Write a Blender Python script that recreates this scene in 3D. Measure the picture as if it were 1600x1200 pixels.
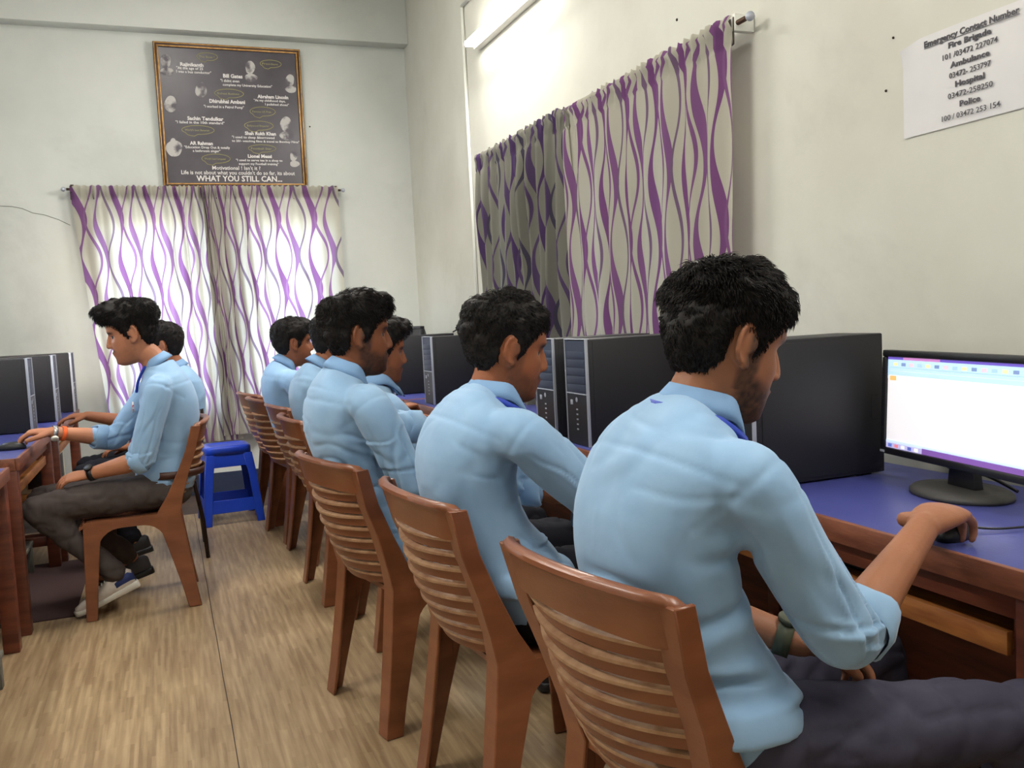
import bpy, bmesh, math, random
import numpy as np
from mathutils import Vector, Matrix, noise
random.seed(7); rng = np.random.default_rng(7)
for o in list(bpy.data.objects): bpy.data.objects.remove(o)
SC = bpy.context.scene; COL = SC.collection
V = lambda *a: np.array(a, float)
# ------------------------------------------------------------ camera, world, exposure
CAMH = 1.22
cam_d = bpy.data.cameras.new('camera'); cam = bpy.data.objects.new('camera', cam_d); COL.objects.link(cam)
yaw, pitch, roll, FPX = 0.36791, -0.076014, -0.050054, 1400.0
_f = Vector((math.sin(yaw)*math.cos(pitch), math.cos(yaw)*math.cos(pitch), math.sin(pitch)))
_r = Vector((math.cos(yaw), -math.sin(yaw), 0)); _u = _r.cross(_f)
_r2 = _r*math.cos(roll)+_u*math.sin(roll); _u2 = -_r*math.sin(roll)+_u*math.cos(roll)
M = Matrix((( _r2.x, _u2.x, -_f.x, 0), (_r2.y, _u2.y, -_f.y, 0), (_r2.z, _u2.z, -_f.z, CAMH), (0, 0, 0, 1)))
cam.matrix_world = M
cam_d.sensor_width = 36; cam_d.lens = FPX/1600*36; cam_d.clip_start = 0.05
SC.camera = cam
w = bpy.data.worlds.new('world'); SC.world = w; w.use_nodes = True
bg = w.node_tree.nodes['Background']
sky = w.node_tree.nodes.new('ShaderNodeTexSky'); sky.sky_type = 'NISHITA'; sky.sun_disc = False
sky.sun_elevation = math.radians(40); sky.sun_rotation = math.radians(200); sky.dust_density = 4; sky.air_density = 1.3
mixw = w.node_tree.nodes.new('ShaderNodeMix'); mixw.data_type = 'RGBA'; mixw.inputs[0].default_value = .6
mixw.inputs[7].default_value = (.90, .96, 1.0, 1)
w.node_tree.links.new(sky.outputs[0], mixw.inputs[6]); w.node_tree.links.new(mixw.outputs[2], bg.inputs[0])
bg.inputs[1].default_value = 11.0
SC.view_settings.view_transform = 'Standard'; SC.view_settings.look = 'None'
SC.view_settings.exposure = -0.2; SC.view_settings.gamma = 1; SC.view_settings.use_curve_mapping = False

# ------------------------------------------------------------ materials
def s2l(c):
    return tuple((x/255/12.92 if x/255 <= .04045 else ((x/255+.055)/1.055)**2.4) for x in c)+(1,)
MATS = {}
def mat(name, rgb, rough=.6, metal=0, emit=0, var=0, scale=8, stretch=(1,1,1), rgb2=None, bump=0, bscale=40, spec=.5, attr=None, sheen=0, detail=4, contrast=(.35,.65)):
    if name in MATS: return MATS[name]
    m = bpy.data.materials.new(name); m.use_nodes = True; nt = m.node_tree; N = nt.nodes; L = nt.links
    b = N['Principled BSDF']; b.inputs['Base Color'].default_value = s2l(rgb)
    b.inputs['Roughness'].default_value = rough; b.inputs['Metallic'].default_value = metal
    b.inputs['Specular IOR Level'].default_value = spec
    if sheen: b.inputs['Sheen Weight'].default_value = sheen
    if emit:
        b.inputs['Emission Color'].default_value = s2l(rgb); b.inputs['Emission Strength'].default_value = emit
    tc = N.new('ShaderNodeTexCoord'); mp = N.new('ShaderNodeMapping'); L.new(tc.outputs['Object'], mp.inputs[0])
    mp.inputs['Scale'].default_value = stretch
    if rgb2:
        n = N.new('ShaderNodeTexNoise'); n.inputs['Scale'].default_value = scale; n.inputs['Detail'].default_value = detail
        L.new(mp.outputs[0], n.inputs[0])
        r = N.new('ShaderNodeValToRGB'); L.new(n.outputs[0], r.inputs[0])
        r.color_ramp.elements[0].position = contrast[0]; r.color_ramp.elements[1].position = contrast[1]
        r.color_ramp.elements[0].color = s2l(rgb); r.color_ramp.elements[1].color = s2l(rgb2)
        L.new(r.outputs[0], b.inputs['Base Color'])
    if attr:
        a = N.new('ShaderNodeAttribute'); a.attribute_name = attr; L.new(a.outputs[0], b.inputs['Base Color'])
    if bump:
        n2 = N.new('ShaderNodeTexNoise'); n2.inputs['Scale'].default_value = bscale; n2.inputs['Detail'].default_value = 5
        L.new(mp.outputs[0], n2.inputs[0])
        bp = N.new('ShaderNodeBump'); bp.inputs['Strength'].default_value = bump; bp.inputs['Distance'].default_value = .01
        L.new(n2.outputs[0], bp.inputs['Height']); L.new(bp.outputs[0], b.inputs['Normal'])
    MATS[name] = m
    return m

def wall_mat(name, base, stain, dark):
    m = mat(name, base, .85, bump=.25, bscale=6)
    nt = m.node_tree; N = nt.nodes; L = nt.links; b = N['Principled BSDF']
    tc = N.new('ShaderNodeTexCoord')
    n1 = N.new('ShaderNodeTexNoise'); n1.inputs['Scale'].default_value = 1.1; n1.inputs['Detail'].default_value = 6; n1.inputs['Roughness'].default_value = .62
    n2 = N.new('ShaderNodeTexNoise'); n2.inputs['Scale'].default_value = .55; n2.inputs['Detail'].default_value = 8; n2.inputs['Roughness'].default_value = .7; n2.inputs['Distortion'].default_value = .4
    L.new(tc.outputs['Object'], n1.inputs[0]); L.new(tc.outputs['Object'], n2.inputs[0])
    r1 = N.new('ShaderNodeValToRGB'); r1.color_ramp.elements[0].position = .38; r1.color_ramp.elements[1].position = .62
    r1.color_ramp.elements[0].color = s2l(base); r1.color_ramp.elements[1].color = s2l(stain)
    L.new(n1.outputs[0], r1.inputs[0])
    r2 = N.new('ShaderNodeValToRGB'); r2.color_ramp.elements[0].position = .55; r2.color_ramp.elements[1].position = .78
    r2.color_ramp.elements[0].color = (0,0,0,1); r2.color_ramp.elements[1].color = (.8,.8,.8,1)
    L.new(n2.outputs[0], r2.inputs[0])
    mx = N.new('ShaderNodeMix'); mx.data_type = 'RGBA'; L.new(r2.outputs[0], mx.inputs[0]); L.new(r1.outputs[0], mx.inputs[6]); mx.inputs[7].default_value = s2l(dark)
    L.new(mx.outputs[2], b.inputs['Base Color'])
    return m
W_BACK = wall_mat('wall_plaster_back', (206,208,204), (197,200,195), (176,177,173))
W_RIGHT = wall_mat('wall_plaster_right', (205,204,194), (196,194,183), (172,170,161))
CEIL = mat('ceiling_paint', (215,215,208), .9)
NAVY = mat('navy_skirting', (38,48,74), .5, rgb2=(50,58,80), scale=5)
CONC = mat('dark_floor', (58,46,42), .6, rgb2=(84,66,58), scale=3, bump=.2)
PLAS = mat('brown_plastic', (140,86,56), .33, rgb2=(112,64,40), scale=3.5, stretch=(1.4,1.4,4), bump=.04, bscale=60, spec=.5, contrast=(.3,.7))
PLASD = mat('dusty_plastic', (168,132,100), .5, rgb2=(132,90,62), scale=30, stretch=(1,1,1), contrast=(.35,.7))
WOOD = mat('desk_wood', (118,62,42), .4, rgb2=(88,42,30), scale=5, stretch=(1,1,7) , bump=.08, bscale=50)
WOODL = mat('desk_frame_wood', (138,84,60), .42, rgb2=(104,58,42), scale=6, stretch=(6,1,6), bump=.08)
WOODT = mat('tray_wood', (172,110,56), .5, rgb2=(140,82,40), scale=8, stretch=(6,1,6))
BLUE = mat('blue_laminate', (68,74,140), .38, rgb2=(58,62,124), scale=2.5, bump=.04, bscale=120)
BLK = mat('black_steel', (25,24,30), .55, bump=.05, bscale=300)
BLKP = mat('black_plastic', (22,22,26), .4)
BAY = mat('bay_plastic', (44,52,72), .5)
SILV = mat('silver_trim', (168,172,184), .4, metal=.2)
STOOL = mat('blue_plastic', (22,62,190), .35, rgb2=(30,74,204), scale=4)
METB = mat('dark_metal', (52,38,34), .35, metal=.6)
WHP = mat('white_plastic', (225,225,218), .45)
GREYW = mat('grey_wood', (120,116,104), .8, rgb2=(92,90,82), scale=12, stretch=(6,1,1), bump=.3)
HAIR = mat('hair_black', (29,24,22), .62, rgb2=(18,15,15), scale=70, spec=.22)
SKIN = mat('skin', (150,95,65), .55, attr='Col', spec=.35, bump=.06, bscale=180)
SKIN.node_tree.nodes['Principled BSDF'].inputs['Subsurface Weight'].default_value = .12
SKIN.node_tree.nodes['Principled BSDF'].inputs['Subsurface Radius'].default_value = (.02,.008,.004)
SHIRT = mat('blue_shirt_cloth', (134,167,201), .85, rgb2=(141,173,205), scale=14, bump=.10, bscale=16, spec=.2, sheen=.2)
COLLARM = mat('blue_collar_cloth', (126,160,199), .82, bump=.1, bscale=40, spec=.2)
PANT_G = mat('grey_trouser_cloth', (78,70,68), .85, rgb2=(70,62,60), scale=20, bump=.15, bscale=24, spec=.2)
PANT_N = mat('navy_trouser_cloth', (66,64,80), .85, rgb2=(58,56,72), scale=20, bump=.15, bscale=24, spec=.2)
PANT_B = mat('black_trouser_cloth', (24,24,32), .85, spec=.2)
LANY = mat('blue_lanyard', (30,60,170), .6)

# ------------------------------------------------------------ mesh helpers
def mesh(name, verts, faces, m=None, parent=None, smooth=False, loc=None):
    me = bpy.data.meshes.new(name)
    me.from_pydata([tuple(map(float, v)) for v in verts], [], [tuple(f) for f in faces]); me.validate(); me.update()
    if m: me.materials.append(m)
    if smooth: me.polygons.foreach_set('use_smooth', [True]*len(me.polygons))
    o = bpy.data.objects.new(name, me); COL.objects.link(o)
    if parent: o.parent = parent
    if loc is not None: o.location = loc
    return o
def fixn(me):
    bm = bmesh.new(); bm.from_mesh(me); bmesh.ops.recalc_face_normals(bm, faces=bm.faces); bm.to_mesh(me); bm.free()
class MB:
    def __init__(s): s.v = []; s.f = []
    def add(s, vs, fs):
        k = len(s.v); s.v += [tuple(map(float,v)) for v in vs]; s.f += [tuple(i+k for i in f) for f in fs]; return s
    def box(s, x0,x1,y0,y1,z0,z1, rot=None, c=None):
        vs = [(x,y,z) for x in (x0,x1) for y in (y0,y1) for z in (z0,z1)]
        if rot is not None:
            R = Matrix.Rotation(rot[0], 3, rot[1]); c = Vector(c or ((x0+x1)/2,(y0+y1)/2,(z0+z1)/2))
            vs = [tuple(R@(Vector(v)-c)+c) for v in vs]
        return s.add(vs, [(0,1,3,2),(4,6,7,5),(0,4,5,1),(2,3,7,6),(0,2,6,4),(1,5,7,3)])
    def tube(s, pts, r, n=10, cap=True, rx=None):
        P = [Vector(p) for p in pts]; R = r if hasattr(r,'__len__') else [r]*len(P)
        T = [(P[min(i+1,len(P)-1)]-P[max(i-1,0)]).normalized() for i in range(len(P))]
        up = Vector((0,0,1)) if abs(T[0].z) < .9 else Vector((0,1,0))
        a = T[0].cross(up).normalized(); vs = []
        for i,p in enumerate(P):
            a = (a - T[i]*a.dot(T[i])).normalized(); b = T[i].cross(a)
            for k in range(n):
                t = 2*math.pi*k/n; vs.append(p+a*(R[i]*math.cos(t))+b*(R[i]*(rx or 1)*math.sin(t)))
        fs = [(i*n+k, i*n+(k+1)%n, (i+1)*n+(k+1)%n, (i+1)*n+k) for i in range(len(P)-1) for k in range(n)]
        if cap: fs += [tuple(range(n))[::-1], tuple((len(P)-1)*n+k for k in range(n))]
        return s.add(vs, fs)
    def loft(s, secs, closed_sec=True, cap=True):
        n = len(secs[0]); vs = [v for q in secs for v in q]; m_ = len(secs)
        fs = [(i*n+k, i*n+(k+1)%n, (i+1)*n+(k+1)%n, (i+1)*n+k) for i in range(m_-1) for k in range(n if closed_sec else n-1)]
        if cap: fs += [tuple(range(n))[::-1], tuple((m_-1)*n+k for k in range(n))]
        return s.add(vs, fs)
    def ell(s, c, r, n=16, R=None):
        vs = []; fs = []; m_ = n//2
        for i in range(1, m_):
            for k in range(n):
                a = math.pi*i/m_; t = 2*math.pi*k/n
                p = V(r[0]*math.sin(a)*math.cos(t), r[1]*math.sin(a)*math.sin(t), r[2]*math.cos(a))
                if R is not None: p = R@p
                vs.append(V(*c)+p)
        top = V(0,0,r[2]); bot = V(0,0,-r[2])
        if R is not None: top = R@top; bot = R@bot
        vs += [V(*c)+top, V(*c)+bot]; T = len(vs)-2; B = T+1
        for i in range(m_-2):
            for k in range(n): fs.append((i*n+k, (i+1)*n+k, (i+1)*n+(k+1)%n, i*n+(k+1)%n))
        for k in range(n): fs.append((T, k, (k+1)%n)); fs.append((B, (m_-2)*n+(k+1)%n, (m_-2)*n+k))
        return s.add(vs, fs)
    def build(s, name, m=None, parent=None, smooth=False, bevel=0, loc=None, seg=2, fix=True):
        o = mesh(name, s.v, s.f, m, parent, smooth, loc)
        if fix: fixn(o.data)
        if bevel:
            bm = bmesh.new(); bm.from_mesh(o.data)
            es = [e for e in bm.edges if len(e.link_faces) == 2 and e.calc_face_angle(0) > .6]
            bmesh.ops.bevel(bm, geom=es, offset=bevel, segments=seg, affect='EDGES', profile=.5, clamp_overlap=True)
            bm.to_mesh(o.data); bm.free()
            o.data.polygons.foreach_set('use_smooth', [True]*len(o.data.polygons))
            o.data.set_sharp_from_angle(angle=.7)
        return o
def tag(o, label=None, cat=None, group=None, kind=None):
    if label: o['label'] = label
    if cat: o['category'] = cat
    if group: o['group'] = group
    if kind: o['kind'] = kind
    return o
def empty(name, loc=(0,0,0), rz=0, **k):
    o = bpy.data.objects.new(name, None); COL.objects.link(o); o.location = loc; o.rotation_euler = (0,0,rz); o.empty_display_size = .1
    return tag(o, **k)
def kids(o): return [c for c in bpy.data.objects if c.parent == o]
def copy_tree(o, parent=None):
    c = o.copy(); COL.objects.link(c)
    if parent: c.parent = parent
    for ch in kids(o): copy_tree(ch, c)
    return c
def text(name, s, size, m, parent, loc, rot, align='LEFT', bold=0, ext=.0004, fit=None):
    cu = bpy.data.curves.new(name, 'FONT'); cu.body = s; cu.size = size; cu.align_x = align; cu.offset = bold; cu.extrude = ext; cu.resolution_u = 2
    t = bpy.data.objects.new(name+'_tmp', cu); COL.objects.link(t)
    me = bpy.data.meshes.new_from_object(t.evaluated_get(bpy.context.evaluated_depsgraph_get())); bpy.data.objects.remove(t)
    me.materials.clear(); me.materials.append(m)
    if fit:
        a = co(me); x0, x1 = a[:,0].min(), a[:,0].max(); c_ = (x0+x1)/2 if align == 'CENTER' else x0; a[:,0] = (a[:,0]-c_)*fit/(x1-x0)+(0 if align == 'CENTER' else 0); setco(me, a)
    o = bpy.data.objects.new(name, me); COL.objects.link(o); o.parent = parent; o.location = loc; o.rotation_euler = rot
    return o
# ------------------------------------------------------------ numpy noise
def _h(i,j,k):
    n = (i*374761393 + j*668265263 + k*2147483647 + 1013904223) & 0xffffffff
    n = ((n ^ (n >> 13))*1274126177) & 0xffffffff
    return ((n ^ (n >> 16)) & 0xffff)/32767.5-1
def vnoise(P):
    P = np.asarray(P, float); I = np.floor(P).astype(np.int64); Fr = P-I; U = Fr*Fr*(3-2*Fr); r = 0
    for a in (0,1):
        for b in (0,1):
            for c in (0,1):
                wt = (U[:,0] if a else 1-U[:,0])*(U[:,1] if b else 1-U[:,1])*(U[:,2] if c else 1-U[:,2])
                r = r+wt*_h(I[:,0]+a, I[:,1]+b, I[:,2]+c)
    return r
def evalmesh(me, mods):
    o = bpy.data.objects.new('tmp', me); COL.objects.link(o)
    for t, kw in mods:
        md = o.modifiers.new(t, t)
        for k, v in kw.items(): setattr(md, k, v)
    r = bpy.data.meshes.new_from_object(o.evaluated_get(bpy.context.evaluated_depsgraph_get()))
    bpy.data.objects.remove(o); bpy.data.meshes.remove(me)
    return r
def co(me):
    a = np.empty(len(me.vertices)*3); me.vertices.foreach_get('co', a); return a.reshape(-1,3)
def nrm(me):
    a = np.empty(len(me.vertices)*3); me.vertices.foreach_get('normal', a); return a.reshape(-1,3)
def setco(me, a): me.vertices.foreach_set('co', a.ravel()); me.update()
def remesh(mb, vox, sm=3, f=.5):
    me = bpy.data.meshes.new('rm'); me.from_pydata(mb.v, [], mb.f); me.update(); fixn(me)
    return evalmesh(me, [('REMESH', dict(mode='VOXEL', voxel_size=vox, use_smooth_shade=True)), ('SMOOTH', dict(factor=f, iterations=sm))])
# ============================================================ ROOM
XR, XL, YB, YF, ZC = 1.95, -1.25, 7.07, -2.2, 3.75
def struct(name, mb, m, **k):
    o = mb.build(name, m, **k); o['kind'] = 'structure'; return o
struct('floor', MB().box(XL-.2,XR+.2,YF-.2,YB+.2,-.12,-.004), CONC)
struct('ceiling', MB().box(XL-.2,XR+.2,YF-.2,YB+.2,ZC,ZC+.12), CEIL)
# back wall with two window openings (piece by piece, one mesh)
wx = [(-.37,.36),(.60,1.24)]; wz = (.66,2.12)
b = MB(); b.box(XL-.2,wx[0][0],YB,YB+.22,-.1,ZC); b.box(wx[0][1],wx[1][0],YB,YB+.22,wz[0],wz[1]); b.box(wx[1][1],XR,YB,YB+.22,-.1,ZC)
b.box(wx[0][0],wx[1][1],YB,YB+.22,-.1,wz[0]); b.box(wx[0][0],wx[1][1],YB,YB+.22,wz[1],ZC)
struct('wall_back', b, W_BACK)
b = MB(); ry = (3.0,5.45); rz = (.95,2.1)
b.box(XR,XR+.2,YF-.2,ry[0],-.1,ZC); b.box(XR,XR+.2,ry[1],YB+.22,-.1,ZC); b.box(XR,XR+.2,ry[0],ry[1],-.1,rz[0]); b.box(XR,XR+.2,ry[0],ry[1],rz[1],ZC)
struct('wall_right', b, W_RIGHT)
b = MB(); ly = (4.8,5.8)
b.box(XL-.2,XL,YF-.2,ly[0],-.1,ZC); b.box(XL-.2,XL,ly[1],YB+.22,-.1,ZC); b.box(XL-.2,XL,ly[0],ly[1],-.1,1.5); b.box(XL-.2,XL,ly[0],ly[1],2.2,ZC)
struct('wall_left', b, W_BACK)
struct('wall_front', MB().box(XL-.2,XR+.2,YF-.2,YF,-.1,ZC), W_BACK)
struct('trim_1', MB().box(XL,XR,YB-.13,YB+.001,3.37,ZC), W_BACK, bevel=.006)
struct('baseboard_back', MB().box(XL,XR,YB-.015,YB,0,.15), NAVY)
struct('baseboard_right', MB().box(XR-.015,XR,YF,YB,0,.15), NAVY)
struct('baseboard_left', MB().box(XL,XL+.015,YF,YB,0,.15), NAVY)
def window(name, axis, a0, a1, z0, z1, d0, m, bars, nv=1, glass=True):
    P = lambda u0,u1,zz0,zz1,dd0,dd1: (u0,u1,dd0,dd1,zz0,zz1) if axis == 'x' else (dd0,dd1,u0,u1,zz0,zz1)
    b = MB(); t = .05
    for q in ((a0,a1,z0,z0+t),(a0,a1,z1-t,z1),(a0,a0+t,z0+t,z1-t),(a1-t,a1,z0+t,z1-t)): b.box(*P(*q,d0,d0+.05))
    r = struct(name, b, m)
    for k in range(nv):
        u = a0+(a1-a0)*(k+1)/(nv+1); MB().box(*P(u-.018,u+.018,z0+t,z1-t,d0+.005,d0+.045)).build('mullion', m, r)
    for k in range(bars):
        z = z0+t+(z1-z0-2*t)*(k+1)/(bars+1); pa, pb = ((a0+t,d0+.02,z),(a1-t,d0+.02,z)) if axis == 'x' else ((d0+.02,a0+t,z),(d0+.02,a1-t,z))
        MB().tube([pa,pb], .006, 8).build('grille_bar', METB, r)
    return r
FR = mat('window_frame_paint', (120,124,128), .5)
window('window_1','x',wx[0][0],wx[0][1],*wz,YB+.10,FR,5)
window('window_2','x',wx[1][0],wx[1][1],*wz,YB+.10,FR,5)
w3 = window('window_3','y',ry[0],ry[1],*rz,XR+.08,FR,4,nv=3)
SHUT = mat('shutter_board', (104,84,66), .7, rgb2=(84,66,50), scale=6, stretch=(1,1,6))
for k in range(4):
    y0 = ry[0]+.05+k*(ry[1]-ry[0]-.1)/4
    MB().box(XR+.14,XR+.165,y0+.01,y0+(ry[1]-ry[0]-.1)/4-.01,rz[0]+.02,rz[1]-.02).build('shutter', SHUT, w3, bevel=.004)
w4 = window('window_4','y',ly[0],ly[1],1.5,2.2,XL-.13,FR,4,nv=2)
# vinyl sheets on the floor
def vinyl_mat():
    m = mat('vinyl_wood_strips', (186,156,114), .42, bump=.05, bscale=60); nt = m.node_tree; N = nt.nodes; L = nt.links; b = N['Principled BSDF']
    tc = N.new('ShaderNodeTexCoord')
    def nz(sx, sy, det, rot=0):
        mp = N.new('ShaderNodeMapping'); mp.inputs['Scale'].default_value = (sx,sy,1); mp.inputs['Rotation'].default_value = (0,0,rot); L.new(tc.outputs['Object'], mp.inputs[0])
        n = N.new('ShaderNodeTexNoise'); n.inputs['Scale'].default_value = 1; n.inputs['Detail'].default_value = det; L.new(mp.outputs[0], n.inputs[0]); return n
    # strip cells : brick texture with long thin bricks along Y
    mp = N.new('ShaderNodeMapping'); mp.inputs['Rotation'].default_value = (0,0,math.pi/2); L.new(tc.outputs['Object'], mp.inputs[0])
    br = N.new('ShaderNodeTexBrick'); br.inputs['Scale'].default_value = 1; br.inputs['Brick Width'].default_value = .19; br.inputs['Row Height'].default_value = .012
    br.inputs['Mortar Size'].default_value = 0.0; br.inputs['Bias'].default_value = -.1; br.offset = .37; br.offset_frequency = 3; br.squash = 1.6; br.squash_frequency = 5
    br.inputs['Color1'].default_value = s2l((148,122,90)); br.inputs['Color2'].default_value = s2l((190,164,128))
    L.new(mp.outputs[0], br.inputs[0])
    n1 = nz(60, 3.5, 3); r = N.new('ShaderNodeValToRGB'); r.color_ramp.elements[0].position = .4; r.color_ramp.elements[1].position = .68
    r.color_ramp.elements[0].color = s2l((148,122,92)); r.color_ramp.elements[1].color = s2l((198,174,138)); L.new(n1.outputs[0], r.inputs[0])
    mx = N.new('ShaderNodeMix'); mx.data_type = 'RGBA'; mx.inputs[0].default_value = .5; L.new(br.outputs[0], mx.inputs[6]); L.new(r.outputs[0], mx.inputs[7])
    n2 = nz(1.6, 1.2, 4); r2 = N.new('ShaderNodeValToRGB'); r2.color_ramp.elements[0].position = .35; r2.color_ramp.elements[1].position = .65
    r2.color_ramp.elements[0].color = (.74,.71,.69,1); r2.color_ramp.elements[1].color = (.88,.88,.86,1); L.new(n2.outputs[0], r2.inputs[0])
    m2 = N.new('ShaderNodeMix'); m2.data_type = 'RGBA'; m2.blend_type = 'MULTIPLY'; m2.inputs[0].default_value = 1; L.new(mx.outputs[2], m2.inputs[6]); L.new(r2.outputs[0], m2.inputs[7])
    L.new(m2.outputs[2], b.inputs['Base Color']); return m
VIN = vinyl_mat()
def sheet(x0, x1, dx):
    mb = MB(); n = 40; top = []
    for i in range(n+1):
        y = -1.8+(6.33+1.8)*i/n; j = .0008*math.sin(i*1.7+dx*9)
        top.append([(x0+j,y,-.004),(x1+j,y,-.004),(x1+j,y,0),(x0+j,y,0)])
    mb.loft(top); return mb
o = sheet(-.98,.108,0).build('vinyl_sheet', VIN); tag(o, 'wood-strip patterned vinyl flooring sheet left of the seam, under the left row of desks', 'vinyl flooring')
o = sheet(.1115,1.72,0).build('vinyl_sheet', VIN); tag(o, 'wood-strip patterned vinyl flooring sheet right of the seam, under the row of brown chairs', 'vinyl flooring')
# conduit on right wall
MB().tube([(XR-.012,5.585,.9),(XR-.012,5.585,3.20)],.011,8).build('wire_conduit', WHP, None, True)
c = bpy.data.objects['wire_conduit']; tag(c,'thin white vertical wiring conduit on the wall left of the angled curtain','conduit')
c2 = MB().tube([(XR-.012,5.585,3.21),(XR-.012,3.4,3.21)],.011,8).build('wire_conduit', WHP, None, True); tag(c2,'white horizontal wiring conduit running above the wall tube light','conduit')
# ------------------------------------------------------------ tube lights (one visible on the right wall, the others added out of view)
GLOW = mat('tube_glow', (255,252,240), .5, emit=40)
def tube_light(y0, y1, x, z, side, label, em=None):
    r = empty('tube_light', (x, (y0+y1)/2, z), label=label, cat='tube light', group='fluorescent tube lights')
    h = (y1-y0)/2
    MB().box(0 if side>0 else -.05, .05 if side>0 else 0, -h,h,-.03,.03).build('housing', WHP, r, bevel=.006)
    for s in (-1,1): MB().box(-.045*side-.012,-.045*side+.045,s*h-.012,s*h+.012,-.02,.02).build('end_cap', WHP, r, bevel=.004)
    MB().tube([(-.045*side,-h+.012,0),(-.045*side,h-.012,0)],.016,12).build('glass_tube', GLOW, r, True)
    ld = bpy.data.lights.new('tube_lamp','AREA'); ld.shape = 'RECTANGLE'; ld.size = .08; ld.size_y = (y1-y0)*.95; ld.energy = em or 30; ld.color = (1,.97,.9)
    lo = bpy.data.objects.new('lamp', ld); COL.objects.link(lo); lo.parent = r; lo.location = (-.07*side,0,-.005); lo.rotation_euler = (0, side*math.radians(62), 0)
    return r
tube_light(4.10,5.30,XR-.05,2.885,1,'long fluorescent tube light glowing high on the right wall above the angled curtain', 62)
tube_light(-.3,.9,XR-.05,2.99,1,'added fluorescent tube light, out of view, high on the right wall near the camera end', 44)  # unseen lamp added as fill from the camera end
tube_light(1.6,2.8,XL+.05,3.0,-1,'added fluorescent tube light, out of view, high on the left wall', 44)  # added lamp out of view, fills the room from the left
def ceil_fill(x, y, en):  # unseen ceiling lamps added to brighten the room and back wall
    r = empty('ceiling_fill_light', (x,y,ZC-.03), label='added fill batten on the unseen ceiling %s' % ('over the front desks' if y < 1.5 else 'over the middle of the aisle'), cat='tube light', group='added ceiling lights')
    MB().box(-.03,.03,-.62,.62,-.0,.03).build('housing', WHP, r, bevel=.005)
    MB().tube([(0,-.6,-.03),(0,.6,-.03)],.016,12).build('glass_tube', GLOW, r, True)
    ld = bpy.data.lights.new('tube_lamp','AREA'); ld.shape='RECTANGLE'; ld.size=.1; ld.size_y=1.2; ld.energy=en; ld.color=(1,.97,.91)
    lo = bpy.data.objects.new('lamp', ld); COL.objects.link(lo); lo.parent = r; lo.location = (0,0,-.06)
ceil_fill(.2,.2,24); ceil_fill(.2,4.6,46)

# ============================================================ CURTAINS
def curtain_mat(name, cbase, c1, c2, c3, wk):
    m = bpy.data.materials.new(name); m.use_nodes = True; nt = m.node_tree; N = nt.nodes; L = nt.links
    for n in list(N): N.remove(n)
    out = N.new('ShaderNodeOutputMaterial'); uv = N.new('ShaderNodeUVMap'); uv.uv_map = 'cloth'
    sp = N.new('ShaderNodeSeparateXYZ'); L.new(uv.outputs[0], sp.inputs[0])
    def mth(op, a, b=None, c=None):
        n = N.new('ShaderNodeMath'); n.operation = op
        for i, q in enumerate((a,b,c)):
            if q is None: continue
            if isinstance(q,(int,float)): n.inputs[i].default_value = q
            else: L.new(q, n.inputs[i])
        return n.outputs[0]
    U, Vv = sp.outputs[0], sp.outputs[1]
    col = None
    base = N.new('ShaderNodeRGB'); base.outputs[0].default_value = s2l(cbase); col = base.outputs[0]
    fam = [ # period, offset, amp, wavelength, phase, width, width var, colour
        (.24, .02, .026, .54, 0.0, .014*wk, .009*wk, c1),
        (.24, .13, .026, .54, 3.14, .0125*wk, .008*wk, c2),
        (.24, .080, .030, .54, 3.0, .0055*wk, .002, c2),
        (.24, .195, .028, .54, 0.15, .0055*wk, .002, c3)]
    for (p,off,A,lam,ph,w0,wv,c) in fam:
        s = mth('SINE', mth('MULTIPLY_ADD', Vv, 2*math.pi/lam, ph))
        x = mth('ADD', mth('SUBTRACT', U, off), mth('MULTIPLY', s, A))
        fr = mth('FRACT', mth('MULTIPLY_ADD', x, 1/p, .5)); d = mth('MULTIPLY', mth('ABSOLUTE', mth('SUBTRACT', fr, .5)), p)
        wd = mth('MULTIPLY_ADD', mth('SINE', mth('MULTIPLY_ADD', Vv, 2*math.pi/lam*1.0, ph+1.9)), wv, w0+.001)
        k = mth('LESS_THAN', d, wd)
        mx = N.new('ShaderNodeMix'); mx.data_type = 'RGBA'; L.new(k, mx.inputs[0]); L.new(col, mx.inputs[6]); mx.inputs[7].default_value = s2l(c); col = mx.outputs[2]
    df = N.new('ShaderNodeBsdfDiffuse'); tr = N.new('ShaderNodeBsdfTranslucent'); ms = N.new('ShaderNodeMixShader'); ms.inputs[0].default_value = .42
    L.new(col, df.inputs[0]); L.new(col, tr.inputs[0]); L.new(df.outputs[0], ms.inputs[1]); L.new(tr.outputs[0], ms.inputs[2]); L.new(ms.outputs[0], out.inputs[0])
    return m
CURT = curtain_mat('wavy_stripe_curtain', (192,188,175), (128,88,134), (138,102,144), (122,106,126), 1.0); CURTW = curtain_mat('bold_wave_curtain', (194,190,176), (128,84,132), (136,94,140), (126,102,130), 1.15); CURTG = curtain_mat('grey_wave_curtain', (142,140,130), (86,66,104), (96,78,112), (84,78,96), .9); HBLOCK = mat('header_block_cloth', (92,84,84), .9)  # header cloth is dark, for the strip that stops backlight
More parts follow.
